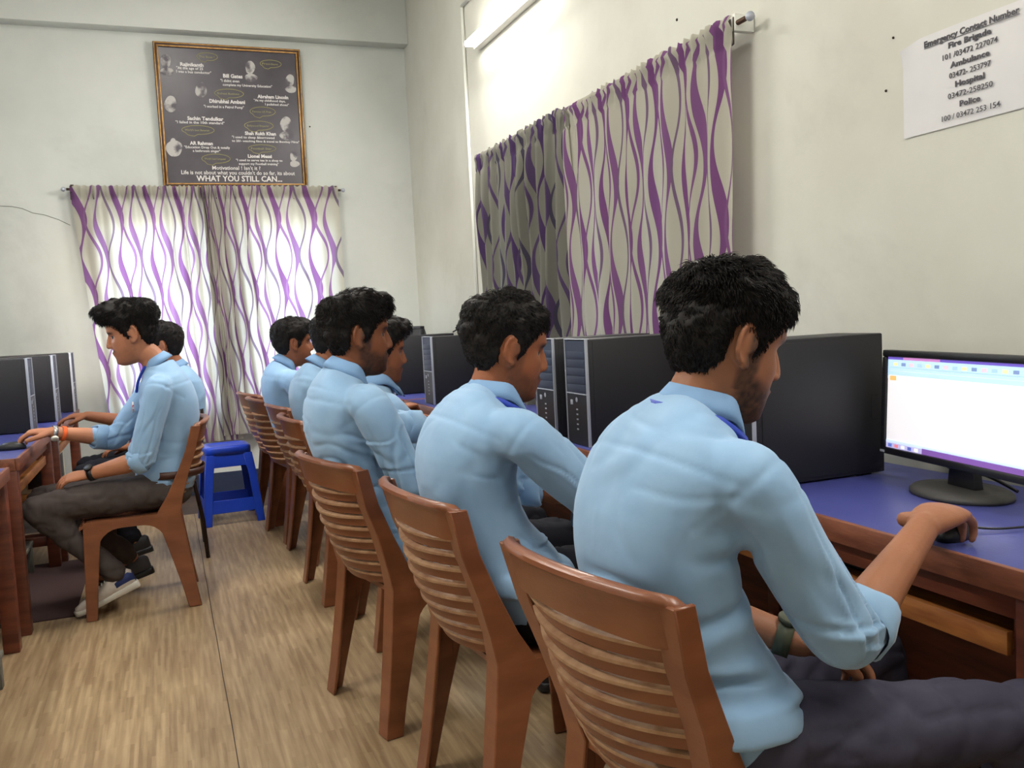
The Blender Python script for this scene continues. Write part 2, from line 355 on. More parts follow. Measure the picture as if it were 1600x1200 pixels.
def curtain(label, group, top0, top1, bot0, bot1, ztop, zbot, nrm_, folds, fullness, seed, bunch=None, amp=.028, hem=.065, uoff=0, cm=None):
    """top0..top1, bot0..bot1: (x,y) ends of the hanging line; nrm_: room-side normal"""
    nu, nv = folds*14, 70; rr = random.Random(seed)
    ph = [rr.uniform(-.8,.8) for _ in range(folds+2)]; am = [rr.uniform(.5,1.2) for _ in range(folds+2)]
    top0,top1,bot0,bot1,nn = [V(*q) for q in (top0,top1,bot0,bot1,nrm_)]
    width = np.linalg.norm(top1-top0)
    vs=[]; uvs=[]
    for j in range(nv+1):
        v = j/nv
        z = ztop+.025+(zbot-ztop-.025)*v
        zz = ztop-z
        for i in range(nu+1):
            u = i/nu
            ub = bunch(u) if bunch else u
            t0 = top0+(top1-top0)*ub; b0 = bot0+(bot1-bot0)*(u*.5+ub*.5 if bunch else u)
            q = t0+(b0-t0)*max(0,v)**1.2
            f = u*folds; k = int(f); fr = f-k
            a = am[k]*(1-fr)+am[k+1]*fr; p = ph[k]*(1-fr)+ph[k+1]*fr
            g = a*math.sin(2*math.pi*f+p+.12*math.sin(v*4+k*1.3))
            A = amp*(.45+.55*min(1,v*5))*(1+.25*math.sin(v*9+k))
            fine = 0
            if zz < hem: A = amp*.35; fine = .011*math.sin(2*math.pi*f*3.1+p*3)*(1 if abs(zz) > .012 else .4)
            if abs(zz-.0) < .014: fine += .012
            off = A*g+fine+amp*1.1
            lat = .25*amp*math.cos(2*math.pi*f+p)*min(1,v*4)
            q = q+nn*off+(top1-top0)/width*lat
            vs.append((q[0],q[1],z+(.006*math.sin(f*19+seed) if j==0 else 0))); uvs.append((u*width*fullness+uoff, z))
    fs = [(j*(nu+1)+i, j*(nu+1)+i+1, (j+1)*(nu+1)+i+1, (j+1)*(nu+1)+i) for j in range(nv) for i in range(nu)]
    o = mesh('curtain', vs, fs, cm or CURT, None, True)
    uvl = o.data.uv_layers.new(name='cloth'); li = np.empty(len(o.data.loops), dtype=np.int32); o.data.loops.foreach_get('vertex_index', li)
    uvl.data.foreach_set('uv', np.array(uvs)[li].ravel())
    # dark backing strip added to block backlight at the doubled header
    hd=[]; 
    for i in range(0,nu+1,2):
        a_=vs[i]; hd.append([(a_[0]-nn[0]*.012,a_[1]-nn[1]*.012,ztop-hem-.005),(a_[0]-nn[0]*.012,a_[1]-nn[1]*.012,ztop+.02),(a_[0]-nn[0]*.010,a_[1]-nn[1]*.010,ztop+.02),(a_[0]-nn[0]*.010,a_[1]-nn[1]*.010,ztop-hem-.005)])
    MB().loft(hd).build('header_light_block', HBLOCK, o)
    st_=[ (vs[3*(nu+1)+i][0]+nn[0]*.002,vs[3*(nu+1)+i][1]+nn[1]*.002,ztop-hem) for i in range(0,nu+1,2)]
    tag(o, label, 'curtain', group); return o
yb = YB-.055
curtain('left back-wall curtain with purple waves, behind the student with the quiff','curtains on the back window',
        (-.53,yb),(.46,yb),(-.38,yb-.02),(.50,yb-.02),2.25,.40,(0,-1),9,1.12,3, bunch=lambda u: u**.85)
curtain('right back-wall curtain with purple waves, its left edge bunched dark','curtains on the back window',
        (.34,yb-.035),(1.33,yb-.03),(.36,yb-.05),(1.33,yb-.03),2.25,.44,(0,-1),11,1.3,11, bunch=lambda u: u**1.75, uoff=.11)
xr = XR-.06
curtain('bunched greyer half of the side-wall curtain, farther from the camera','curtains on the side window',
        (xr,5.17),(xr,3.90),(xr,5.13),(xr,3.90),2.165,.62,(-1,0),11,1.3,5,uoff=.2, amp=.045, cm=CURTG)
curtain('flat bright half of the side-wall curtain with bold purple waves, nearer the camera','curtains on the side window',
        (xr-.02,3.99),(xr-.02,2.60),(xr-.02,3.97),(xr-.02,2.66),2.165,.70,(-1,0),9,1.08,9,amp=.013,uoff=.05, cm=CURTW)
ROD = mat('rod_metal', (90,70,60), .35, metal=.7)
def rod(name, a, b_, label, br):
    r = empty(name, a, label=label, cat='curtain rod')
    d = V(*b_)-V(*a); MB().tube([(0,0,0), tuple(d)], .009, 12).build('rod', ROD, r, True)
    for t in (-.01,1.01):
        p = d*t; MB().ell(tuple(p), (.016,.016,.016), 12).build('finial', SILV, r, True)
    for t in (.02,.98):
        p = d*t; q = p+V(*br)
        lo = np.minimum(p,q)-.012; hi = np.maximum(p,q)+.012
        MB().box(lo[0],hi[0],lo[1],hi[1],lo[2]-.015,hi[2]+.02).build('bracket', WHP if br[0] else METB, r, bevel=.004)
rod('curtain_rod',(-.55,YB-.075,2.25),(1.36,YB-.075,2.25),'dark curtain rod across the back window below the framed poster',(0,.06,0))
rod('curtain_rod',(XR-.07,2.555,2.165),(XR-.07,5.20,2.165),'curtain rod with pale end bracket on the right side wall',(.055,0,0))

# ============================================================ POSTER
def poster():
    x0,x1,z0,z1 = .085,1.12,2.27,3.30; y = YB
    tilt = .035
    r = empty('framed_poster', ((x0+x1)/2, y-.012, z0), label='black motivational poster in a gilt wooden frame above the back curtain', cat='poster')
    r.rotation_euler = (tilt, 0, 0)
    W2 = (x1-x0)/2; Hh = z1-z0
    GOLD = mat('gilt_frame', (190,146,80), .35, metal=.3, rgb2=(150,104,54), scale=30); DKF = mat('dark_frame', (62,36,22), .4)
    fr = MB(); 
    def ringb(b, a, c, d0, d1):
        b.box(-W2+a,W2-a,-d1,-d0,a,c); b.box(-W2+a,W2-a,-d1,-d0,Hh-c,Hh-a); b.box(-W2+a,-W2+c,-d1,-d0,c,Hh-c); b.box(W2-c,W2-a,-d1,-d0,c,Hh-c)
    ringb(fr,0,.034,0,.026); fr.build('frame', DKF, r, bevel=.003)
    g = MB(); ringb(g,.004,.012,.026,.033); ringb(g,.024,.034,.020,.032); g.build('gilt_moulding', GOLD, r, bevel=.002)
    PB = mat('poster_print', (74,68,76), .32, rgb2=(60,54,62), scale=4)
    pr = MB().box(-W2+.03,W2-.03,-.014,-.004,.03,Hh-.03).build('print', PB, r)
    INK = mat('print_white', (214,210,208), .6); YEL = mat('print_olive', (150,146,88), .6)
    S = (W2*2)/1092.0
    def P(px, py): return (-W2+ (px-118- (py-130)*.075)/1010*2*(W2), -.0150, Hh-(py-98)/1050*Hh)
    T = [('Rajinikanth',300,262,24,1,156),('"At the age of 25',275,286,18,0,178),('I was a bus conductor"',275,312,18,0,234),('Bill Gates',590,332,26,1,134),('"I didnt even',572,364,19,0,130),('complete my University Education"',588,392,17,0,345),
         ('Abraham Lincoln',830,472,24,1,220),('"At my childhood days,',805,497,16,0,225),('I polished shoes"',885,524,16,0,170),('Dhirubhai Ambani',498,520,26,1,246),('"I worked in a Petrol Pump"',460,556,18,0,276),
         ('Sachin Tendulkar',350,650,25,1,245),('"I failed in the 10th standard"',272,676,18,0,330),('Shah Rukh Khan',745,748,24,1,220),('"I used to sleep &borrowed',655,775,17,0,300),('to 20/- watching films & travel to Bombay Films"',655,802,15,0,480),
         ('AR Rahman',368,830,24,1,156),('"Education Drop Out & totally',330,856,17,0,312),('a bathroom singer"',388,882,17,0,188),('Lionel Messi',768,918,24,1,170),('"I used to serve tea in a shop to',685,945,16,0,330),('support my Football training"',705,972,16,0,282),
         ('Motivational ! Isn\'t it ?',522,1010,27,0,336),("Life is not about what you couldn't do so far, its about",312,1046,28,0,795),('WHAT YOU STILL CAN...',415,1096,40,1,600)]
    for s,px,py,sz,bd,wf in T:
        text('lettering', s, sz*S*1.5, INK, pr, P(px,py), (math.pi/2,0,0), bold=.0012 if bd else .0004, fit=wf/1010*2*W2)
    B_ = [('The Boss !',480,188,70,28),('President',920,215,75,28),('Richest Business',632,448,100,32),('Famous US Pres.',868,572,90,34),('Bollywood Emperor',842,678,102,34),('World\'s best Batsman',422,722,110,32),('World\'s best Composer',546,930,98,34),('Football Star',868,848,98,28)]
    for s,px,py,rw,rh in B_:
        n=28; pts=[]
        for k in range(n):
            t = 2*math.pi*k/n; e = 1.0 if not (4.0 < t < 4.5) else 1.45
            pts.append(P(px+rw*math.cos(t), py-rh*math.sin(t)*e))
        bb = MB(); bb.tube(pts+[pts[0]], .0022, 5, cap=False); bb.build('speech_bubble', YEL, pr)
        c = P(px-rw*.8, py+8); text('lettering', s, 15*S*1.4, YEL, pr, c, (math.pi/2,0,0), fit=rw*1.5/1010*2*W2)
    # simple pale portrait silhouettes (flat print): head, shoulders
    FACE = mat('print_portrait', (176,172,170), .6, rgb2=(84,78,86), scale=13, contrast=(.46,.58))
    for px,py,k,sh in ((205,235,1.0,1),(775,250,1.0,1),(1060,330,.9,1),(440,430,1.15,0),(238,540,1.2,0),(1035,660,1.15,1),(255,810,.5,2),(1095,900,.8,1)):
        bb = MB(); n = 20
        def blob(cx,cy,rx,ry,dz):
            c0 = P(cx,cy); vs=[(c0[0],c0[1]-dz,c0[2])]; 
            for q in range(n):
                t=2*math.pi*q/n; p_=P(cx+rx*math.cos(t)*(1+.08*math.sin(3*t+px)),cy+ry*math.sin(t)); vs.append((p_[0],p_[1]-dz,p_[2]))
            bb.add(vs,[(0,1+q,1+(q+1)%n) for q in range(n)])
        blob(px,py,34*k,50*k,.0004)
        if sh: blob(px+8,py+(75 if sh==1 else 85)*k+ (8 if sh==2 else 0),44*k if sh==1 else 55,(30*k if sh==1 else 60),.0002)
        bb.build('portrait', FACE, pr, fix=False)
poster()
# ============================================================ NOTICE
def notice():
    PAP = mat('notice_paper', (214,211,212), .7, rgb2=(206,204,206), scale=4, bump=.15, bscale=4); INK = mat('notice_ink', (70,68,74), .7)
    X = XR; r = empty('paper_notice', (X-.003,1.724,1.652), label='white emergency contact number sheet stuck on the right wall', cat='notice')
    # local: u along -Y (reading direction), z up
    n=24; vs=[];  w_,h_ = .445,.252
    for j in range(9):
        for i in range(n+1):
            u=i/n*w_; z=j/8*h_
            bul = .004*math.sin(u*9)*math.sin(z*7)+(.012*max(0,1-u/.05)*max(0,(z/h_-.75)*4))
            vs.append((-abs(bul)-.001, 0.222-u, z-(.018*max(0,1-u/.06) if j==8 else 0)))
    mesh('sheet', vs, [(j*(n+1)+i, j*(n+1)+i+1, (j+1)*(n+1)+i+1, (j+1)*(n+1)+i) for j in range(8) for i in range(n)], PAP, r, True)
    L_ = [('Emergency Contact Number',.222,.0215,1,.285),('Fire Brigade',.198,.0195,1,.128),('101 /03472 227074',.172,.019,0,.165),('Ambulance',.147,.0195,1,.118),('03472- 253797',.121,.019,0,.125),('Hospital',.096,.0195,1,.088),('03472-258250',.070,.019,0,.135),('Police',.044,.0195,1,.062),('100 / 03472 253 154',.017,.019,0,.175)]
    for s,z,sz,bd,wf in L_:
        text('lettering', s, sz*1.05, INK, r, (-.0065, 0, z), (math.pi/2,0,-math.pi/2), 'CENTER', bold=.0006 if bd else .0001, fit=wf)
    MB().box(-.0068,-.006,-.143,.143,.2185,.2198).build('underline', INK, r)
notice()
for p,s,lb in (((XR-.001,3.081,2.333),.006,'small dark nail hole in the right wall above the side curtain'),((XR-.001,1.982,1.936),.0035,'upper of two tiny nail holes left of the paper notice'),((XR-.001,2.012,1.799),.004,'lower of two tiny nail holes left of the paper notice'),((1.169,YB-.001,2.743),.006,'small dark nail hole in the back wall right of the poster')):
    o = MB().ell(p, (.004,s,s) if p[0]>1.5 else (s,.004,s), 10).build('wall_plug', METB, None, True); tag(o, lb, 'nail hole')
CRK = mat('crack_dark', (120,118,112), .9)
o = MB().tube([(-1.2,YB-.0005,2.17),(-1.1,YB-.0005,2.15),(-.976,YB-.0005,2.146),(-.90,YB-.0005,2.142),(-.84,YB-.0005,2.128),(-.78,YB-.0005,2.098),(-.705,YB-.0005,2.083),(-.62,YB-.0005,2.05),(-.549,YB-.0005,2.01)],.0022,5).build('wall_crack', CRK, bpy.data.objects['wall_back'])

# ============================================================ DESKS
def desk(label, xe, y0, y1, side, z=.74, tray=True, depth=.60):
    """xe = front edge X; side=+1 desk extends to +X"""
    r = empty('computer_desk', (xe,y0,0), label=label, cat='desk', group='wooden computer desks'); L_ = y1-y0; s = side
    def bx(b, xa, xb, *q): return b.box(min(s*xa,s*xb),max(s*xa,s*xb),*q)
    bx(MB(),.012,depth,.012,L_-.012,z-.022,z).build('laminate_top', BLUE, r, bevel=.002)
    b = MB(); bx(b,0,.014,0,L_,z-.05,z+.001); bx(b,.014,depth,0,.013,z-.05,z+.001); bx(b,.014,depth,L_-.013,L_,z-.05,z+.001)
    b.build('edge_moulding', WOODL, r, bevel=.003)
    b = MB(); bx(b,.03,.05,.06,L_-.06,z-.10,z-.022) ; b.build('apron', WOOD, r, bevel=.002)
    for yy in (.005, L_-.065):
        for xx in (.012, depth-.07): bx(MB(),xx,xx+.058,yy,yy+.06,0,z-.023).build('leg', WOOD, r, bevel=.004)
    for yy in (.02, L_-.05): bx(MB(),.07,depth-.07,yy,yy+.025,.12,.17).build('side_rail', WOOD, r, bevel=.003)
    bx(MB(),depth-.05,depth-.03,.06,L_-.06,.12,.70).build('modesty_board', WOOD, r, bevel=.002)
    if tray:
        t = bx(MB(),.05,.42,.10,L_-.10,z-.165,z-.150).build('keyboard_tray', WOODT, r, bevel=.002)
        bx(MB(),.035,.052,.10,L_-.10,z-.175,z-.130).build('tray_lip', WOODT, t, bevel=.003)
        for yy in (.085, L_-.10): bx(MB(),.05,.45,yy,yy+.014,z-.175,z-.06).build('tray_runner', WOOD, t, bevel=.002)
    return r
desk('blue-topped wooden desk with the monitor, under the mousing hand of the nearest student',1.335,1.05,2.42,1)
desk('blue-topped wooden desk at the right picture edge, nearest the camera',1.335,-.35,1.03,1)
desk('blue-topped wooden desk carrying the pair of adjacent towers',1.335,2.44,3.84,1)
desk('blue-topped wooden desk holding the tower the fourth student reaches towards',1.335,3.86,5.30,1)
desk('last blue-topped wooden desk of the right row, in the back corner',1.335,5.32,6.70,1)
desk('near wooden desk with blue top at the left picture edge',-.600,2.45,3.98,-1,z=.725)
desk('wooden desk with blue top where the student with the quiff works the mouse',-.585,4.12,5.35,-1)
desk('farthest wooden desk with blue top of the left row',-.56,5.38,6.66,-1)

# ============================================================ COMPUTER TOWERS
def make_tower():
    r = empty('computer_tower'); L_,W,Hh = .43,.176,.385
    MB().box(.0125,L_,-W/2,W/2,.004,Hh-.002).build('casing', BLK, r, bevel=.004)
    # near side panel with rim and latch recess
    for s in (-1,1):
        p = MB().box(.03,L_-.012,s*W/2-.0005*s if s>0 else -W/2-.002, (W/2+.002) if s>0 else -W/2+.0005,.014,Hh-.012).build('side_panel', BLK, r, bevel=.001)
        lt = MB(); y = s*(W/2+.0025)
        lt.box(.385,.389,min(y,y-s*.002),max(y,y-s*.002),.15,.22); lt.box(.389,.41,min(y,y-s*.002),max(y,y-s*.002),.216,.22); lt.box(.389,.41,min(y,y-s*.002),max(y,y-s*.002),.15,.154)
        lt.build('latch', BLKP, p)
    b = MB(); t=.0065
    b.box(0,.013,-W/2,-W/2+t*.5,0,Hh); b.box(0,.013,W/2-t*.5,W/2,0,Hh); b.box(0,.02,-W/2+t*.5,W/2-t*.5,Hh-t*.5,Hh); b.box(-.001,.012,-W/2+t,W/2-t,.185,.189)
    b.build('silver_trim', SILV, r, bevel=.002)
    MB().box(.003,.02,-W/2+t,W/2-t,.189,Hh-t).build('drive_bay_panel', BAY, r)
    for k in range(5):
        z=.335-k*.030; MB().box(.0015,.004,-W/2+.014,W/2-.014,z-.022,z+.004).build('drive_cover', BAY, r, bevel=.001)
    MB().box(.003,.02,-W/2+t,W/2-t,0.002,.185).build('lower_bezel', BLKP, r)
    n=18; MB().add([(.0015,0,.165)]+[(.0015,.009*math.cos(2*math.pi*k/n),.165+.009*math.sin(2*math.pi*k/n)) for k in range(n)],[(0,1+k,1+(k+1)%n) for k in range(n)]).build('round_badge', SILV, r, fix=False)
    MB().box(0,.003,.032,.05,.145,.163).build('power_button', SILV, r, bevel=.001)
    for k in range(5): MB().box(.0015,.003,-.006,.006,.055+k*.018,.060+k*.018).build('port', SILV, r)
    for s in (-1,1):
        for xx in (.06,.38): MB().box(xx-.015,xx+.015,s*.065-.01,s*.065+.01,0,.006).build('foot', BLKP, r)
    return r
tw = make_tower()
TZ = .7405
RT = [(1.385,1.99,0,'black desktop tower behind the nearest student, directly left of the lit monitor'),
      (1.375,2.93,0,'black desktop tower, right one of the adjacent pair with silver-edged fronts'),
      (1.372,3.21,0,'black desktop tower, left one of the adjacent pair with silver-edged fronts'),
      (1.392,4.94,0,'black desktop tower beside the reaching hand of the student leaning forward'),
      (1.375,5.80,0,'black desktop tower near the back corner, seen behind two faces'),
      (-.66,5.30,math.pi,'black desktop tower at the left picture edge behind the mousing hand'),
      (-.60,5.86,math.pi,'middle black desktop tower of the left row'),
      (-.56,6.50,math.pi,'farthest black desktop tower of the left row, next to the back curtain')]
for i,(x,y,rz_,lb) in enumerate(RT):
    t = tw if i==0 else copy_tree(tw); t.location=(x,y,TZ); t.rotation_euler=(0,0,rz_); tag(t,lb,'computer','black desktop towers')

# ============================================================ MONITORS
def monitor(name, loc, rz, label, lit=True, w=.52, h=.273, tilt=.05, zc=.2045):
    r = empty(name, loc, rz, label=label, cat='monitor')
    # faces local -Y
    t = .045; 
    bz = MB(); f=.018
    bz.box(-w/2,w/2,-.01,.02,0,f); bz.box(-w/2,w/2,-.01,.02,h-f,h); bz.box(-w/2,-w/2+f,-.01,.02,f,h-f); bz.box(w/2-f,w/2,-.01,.02,f,h-f)
    z0 = zc-h/2
    bz.build('bezel', BLKP, r, bevel=.004, loc=(0,0,z0)).rotation_euler=(-tilt,0,0)
    bk = MB().loft([[(-w/2+.004,.018,.004),(w/2-.004,.018,.004),(w/2-.004,.018,h-.004),(-w/2+.004,.018,h-.004)],[(-w/2+.06,.05,.04),(w/2-.06,.05,.04),(w/2-.06,.05,h-.05),(-w/2+.06,.05,h-.05)]]).build('back_shell', BLKP, r, bevel=.006, loc=(0,0,z0)); bk.rotation_euler=(-tilt,0,0)
    if lit:
        em = lambda n,c,e=1.0: mat(n,c,.4,emit=e)
        sc = MB().box(-w/2+f,w/2-f,-.003,.004,f,h-f).build('screen', em('screen_white',(236,232,236),.74), r, loc=(0,0,z0)); sc.rotation_euler=(-tilt,0,0)
        W_=w-2*f; H_=h-2*f; X0=-w/2+f; Z0=f
        def pc(n, u0,u1,v0,v1,c,e=.9,d=.0035): MB().box(X0+u0*W_,X0+u1*W_,-d-.0004,-d,Z0+v0*H_,Z0+v1*H_).build(n, em('scr_%d_%d_%d'%c,c,e), sc)
        pc('title_bar',0,1,.972,1,(110,90,190)); pc('title_highlight',.13,.42,.972,1,(196,130,190),.9,.0039)
        pc('ribbon',0,1,.80,.972,(178,208,240)); pc('ribbon_band',.02,.98,.885,.89,(150,180,220),.9,.0039)
        pc('ribbon_band',.02,.98,.845,.85,(200,222,248),.9,.0039)
        for k in range(14): pc('ribbon_icon',.05+k*.066,.085+k*.066,.905,.94,[(232,214,160),(120,140,180),(220,190,200),(160,190,225)][k%4],.9,.0039)
        pc('ruler',0,1,.765,.795,(214,226,240)); pc('tab_icon',.02,.075,.745,.795,(238,180,110),.9,.0039)
        pc('status_bar',0,1,.055,.085,(196,216,238)); pc('taskbar',0,.30,0,.055,(176,170,214)); pc('taskbar_wallpaper',.30,1,0,.06,(122,84,160),.8)
        for k in range(5): pc('taskbar_icon',.02+k*.055,.05+k*.055,.01,.045,[(90,110,190),(214,120,130),(226,226,232),(84,96,170),(236,232,220)][k],.9,.0039)
        MB().box(-w/2+.004,-w/2+.022,-.012,-.0095,.004,.010).build('badge', SILV, r, loc=(0,0,z0)).rotation_euler=(-tilt,0,0)
    MB().loft([[(-.05,.03,.012),(.05,.03,.012),(.05,.055,.012),(-.05,.055,.012)],[(-.035,.03,z0+.03),(.035,.03,z0+.03),(.035,.055,z0+.03),(-.035,.055,z0+.03)]]).build('stand_neck', BLKP, r, bevel=.004)
    n=40; bs=MB(); bs.loft([[(.135*math.cos(2*math.pi*k/n)*q,.03+.10*math.sin(2*math.pi*k/n)*q,zz) for k in range(n)] for zz,q in ((0,1),(.008,1),(.015,.93),(.018,.6))]); bs.build('stand_base', mat('dusty_black',(62,60,58),.6), r, True)
    return r
mr = monitor('monitor',(1.716,1.594,.741),math.radians(-99.7),'black flat monitor with a lit blank document window, right picture edge')
monitor('monitor',(1.66,6.25,.741),math.radians(-90),'dark monitor back rising above the towers in the far corner', lit=False, w=.44,h=.30,zc=.29)
def cable(name, pts, r_, label, m=BLKP):
    P=[Vector(p) for p in pts]; out=[]
    for i in range(len(P)-1):
        p0,p1,p2,p3 = P[max(i-1,0)],P[i],P[i+1],P[min(i+2,len(P)-1)]
        for k in range(8):
            t=k/8; out.append(.5*((2*p1)+(p2-p0)*t+(2*p0-5*p1+4*p2-p3)*t*t+(-p0+3*p1-3*p2+p3)*t**3))
    out.append(P[-1]); o = MB().tube(out, r_, 8).build(name, m, None, True); tag(o,label,'cable'); return o
cable('cable',[(1.80,1.74,.88),(1.82,1.72,.80),(1.83,1.66,.775),(1.84,1.60,.775),(1.85,1.52,.747)],.004,'black video cable looping behind the lit monitor to the wall')
cable('cable',[(1.47,1.34,.752),(1.52,1.30,.748),(1.60,1.27,.748),(1.70,1.20,.748),(1.84,1.12,.748)],.0025,'thin black mouse cable lying on the blue desk in front of the monitor')
cable('cable',[(1.72,1.20,.50),(1.62,1.28,.30),(1.50,1.36,.20),(1.40,1.30,.10),(1.42,1.15,.012)],.005,'black power cable hanging under the desk near the right leg')
cable('cable',[(1.80,5.72,1.131),(1.86,5.70,1.16),(1.90,5.66,1.155),(1.93,5.60,1.10)],.005,'short dark cable rising behind the tower in the back corner')
# mice, keyboards
def mouse(loc, rz, label, m):
    r = empty('mouse', loc, rz, label=label, cat='mouse')
    bb = MB(); n=20; 
    for zz,q in ((0,1),(.012,1.02),(.022,.92),(.031,.66),(.035,.3)):
        pass
    secs=[[(.055*math.cos(2*math.pi*k/n)*q-.004*(1-q),.030*math.sin(2*math.pi*k/n)*q,zz) for k in range(n)] for zz,q in ((0,1),(.012,1.02),(.022,.92),(.031,.66),(.035,.3))]
    MB().loft(secs).build('shell', m, r, True); MB().tube([(.028,-.0,.027),(.040,0,.022)],.005,8).build('scroll_wheel', BLKP, r, True)
mouse((1.425,1.315,TZ+.0),.35,'black mouse under the hand of the nearest student',BLKP)
mouse((-.655,4.47,TZ),math.pi,'black mouse under the fingers of the student with the quiff',BLKP)
def keyboard(loc, rz, label):
    r = empty('keyboard', loc, rz, label=label, cat='keyboard')
    MB().box(-.065,.075,-.22,.22,0,.014).build('base', BLKP, r, bevel=.004)
    KM = mat('key_plastic',(44,44,50),.5); kb = MB()
    for i in range(6):
        for j in range(20): x=.058-i*.0225; y=.205-j*.0212; kb.box(x-.009,x+.009,y-.017,y,.014,.021)
    kb.build('keys', KM, r)['kind']='stuff'
keyboard((1.52,1.75,.592),0,'black keyboard on the pulled tray under the monitor desk')
keyboard((1.52,3.1,.592),0,'black keyboard on the tray under the desk with the paired towers')
keyboard((-.76,4.75,.592),math.pi,'black keyboard on the tray under the left desk')

# ============================================================ CHAIRS
def chair_post(s):
    """back post + rear leg, L-section"""
    P = [(-.288,.246,.806,.040),(-.262,.235,.70,.044),(-.225,.228,.60,.050),(-.195,.216,.50,.070),(-.180,.212,.43,.100),(-.190,.216,.34,.092),(-.205,.222,.22,.074),(-.222,.228,.10,.060),(-.238,.236,0,.054)]
    secs=[]
    for x,y,z,wd in P:
        t=.010; fl=.050+ .012*(1 if z<.45 else 0)
        q=[(x-.012,y-fl),(x-.012,y),(x-.012+wd,y),(x-.012+wd,y-t),(x-.012+t,y-t),(x-.012+t,y-fl)]
        secs.append([(a,b*s,z) for a,b in q])
    return MB().loft(secs)
def front_leg(s):
    secs=[]
    for z,y,x,wd in ((.425,.212,.205,.075),(.3,.216,.208,.062),(.15,.222,.214,.052),(0,.230,.22,.045)):
        t=.009; q=[(x-wd,y),(x,y),(x,y-.05),(x-t,y-.05),(x-t,y-t),(x-wd,y-t)]
        secs.append([(a,b*s,z) for a,b in q])
    return MB().loft(secs)
def make_chair():
    r = empty('plastic_chair')
    # seat
    vs=[];nx,ny=12,14
    def sz(u,v): return .430-.014*math.sin(math.pi*u)*math.cos(v*1.4)-.022*max(0,(u-.85)/.15)**2
    for lay in (0,-.014):
        for i in range(nx+1):
            for j in range(ny+1):
                u=i/nx; v=-1+2*j/ny; vs.append((-.185+.405*u, v*(.200+.016*u), sz(u,v)+lay))
    n1=(nx+1)*(ny+1); fs=[]
    for i in range(nx):
        for j in range(ny):
            a=i*(ny+1)+j; fs.append((a,a+ny+1,a+ny+2,a+1)); fs.append((n1+a,n1+a+1,n1+a+ny+2,n1+a+ny+1))
    bd=[i*(ny+1) for i in range(nx+1)]+[nx*(ny+1)+j for j in range(1,ny+1)]+[i*(ny+1)+ny for i in range(nx-1,-1,-1)]+[j for j in range(ny-1,0,-1)]
    for k in range(len(bd)): a,b_=bd[k],bd[(k+1)%len(bd)]; fs.append((a,b_,b_+n1,a+n1))
    o=mesh('seat',vs,fs,PLAS,r,True); fixn(o.data); o.data.set_sharp_from_angle(angle=.8)
    for s in (-1,1):
        chair_post(s).build('rear_leg', PLAS, r, bevel=.0025, seg=1); front_leg(s).build('front_leg', PLAS, r, bevel=.0025, seg=1)
        n=16; secs=[]
        for k in range(n+1):
            u=k/n; x=-.135+.300*u; d=.040+.095*(abs(2*u-1)**4); secs.append([(x,s*.203,.428),(x,s*.213,.428),(x,s*.214,.428-d),(x,s*.204,.428-d)])
        MB().loft(secs).build('side_apron', PLAS, r)
    n=16; secs=[]
    for k in range(n+1):
        u=k/n; y=-.165+.33*u; d=.040+.07*(abs(2*u-1)**3.2); secs.append([(.200,y,.420),(.209,y,.420),(.209,y,.42-d),(.200,y,.42-d)])
    MB().loft(secs).build('front_apron', PLAS, r)
    # top rail : curved band with rolled lip
    n=30; secs=[]
    for k in range(n+1):
        v=-1+2*k/n; y=v*.240; bow=.046*(1-v*v); zt=.818+.008*math.cos(v*math.pi/2)-.016*max(0,(abs(v)-.90)/.10)**2; x=-.290-bow+.014*max(0,(abs(v)-.78)/.22)**1.6
        hgt=.085-.035*max(0,(abs(v)-.86)/.14)
        q=[(x-.012,zt-.004),(x-.002,zt+.002),(x+.010,zt-.002),(x+.014,zt-.012),(x+.008,zt-.020),(x+.022,zt-hgt),(x+.014,zt-hgt-.002),(x-.002,zt-.022),(x-.013,zt-.012)]
        secs.append([(a,y,z) for a,z in q])
    MB().loft(secs).build('top_rail', PLAS, r, bevel=0, smooth=True).data.set_sharp_from_angle(angle=.9)
    # slats
    NS=8
    for i in range(NS):
        f=i/(NS-1); z=.733-f*.262; xb=-.266+ (.733-z)*.36; hw=.206-.016*f; bow=.050+.022*math.sin(math.pi*f*.9); hgt=.028
        secs=[]; n=18
        for k in range(n+1):
            v=-1+2*k/n; x=xb-bow*(1-v*v)+.004; zz=z-.006*(1-v*v)
            q=[(x-.010,zz),(x+.004,zz+.005),(x+.009,zz+.001),(x+.011,zz-hgt),(x+.005,zz-hgt-.001),(x-.001,zz-.006),(x-.009,zz-.006)]
            secs.append([(a,v*hw,c) for a,c in q])
        o=MB().loft(secs).build('slat', PLAS, r, smooth=True); o.data.materials.append(PLASD)
        o.data.set_sharp_from_angle(angle=.8)
        nq=7
        for p in o.data.polygons:
            c=p.center
        idx=[ (p.index) for p in o.data.polygons if len(p.vertices)==4 and all((vi%nq) in (0,1,5,6) for vi in p.vertices)]
        for p in idx: o.data.polygons[p].material_index=1
    o = MB().loft([[( -.172-.050*(1-v*v),v*.19,.466),(-.164-.050*(1-v*v),v*.19,.466),(-.150-.03*(1-v*v),v*.19,.425),(-.158-.03*(1-v*v),v*.19,.425)] for v in [-1+2*k/14 for k in range(15)]]).build('lower_back_panel', PLAS, r)
    return r
ch = make_chair()
D=math.radians
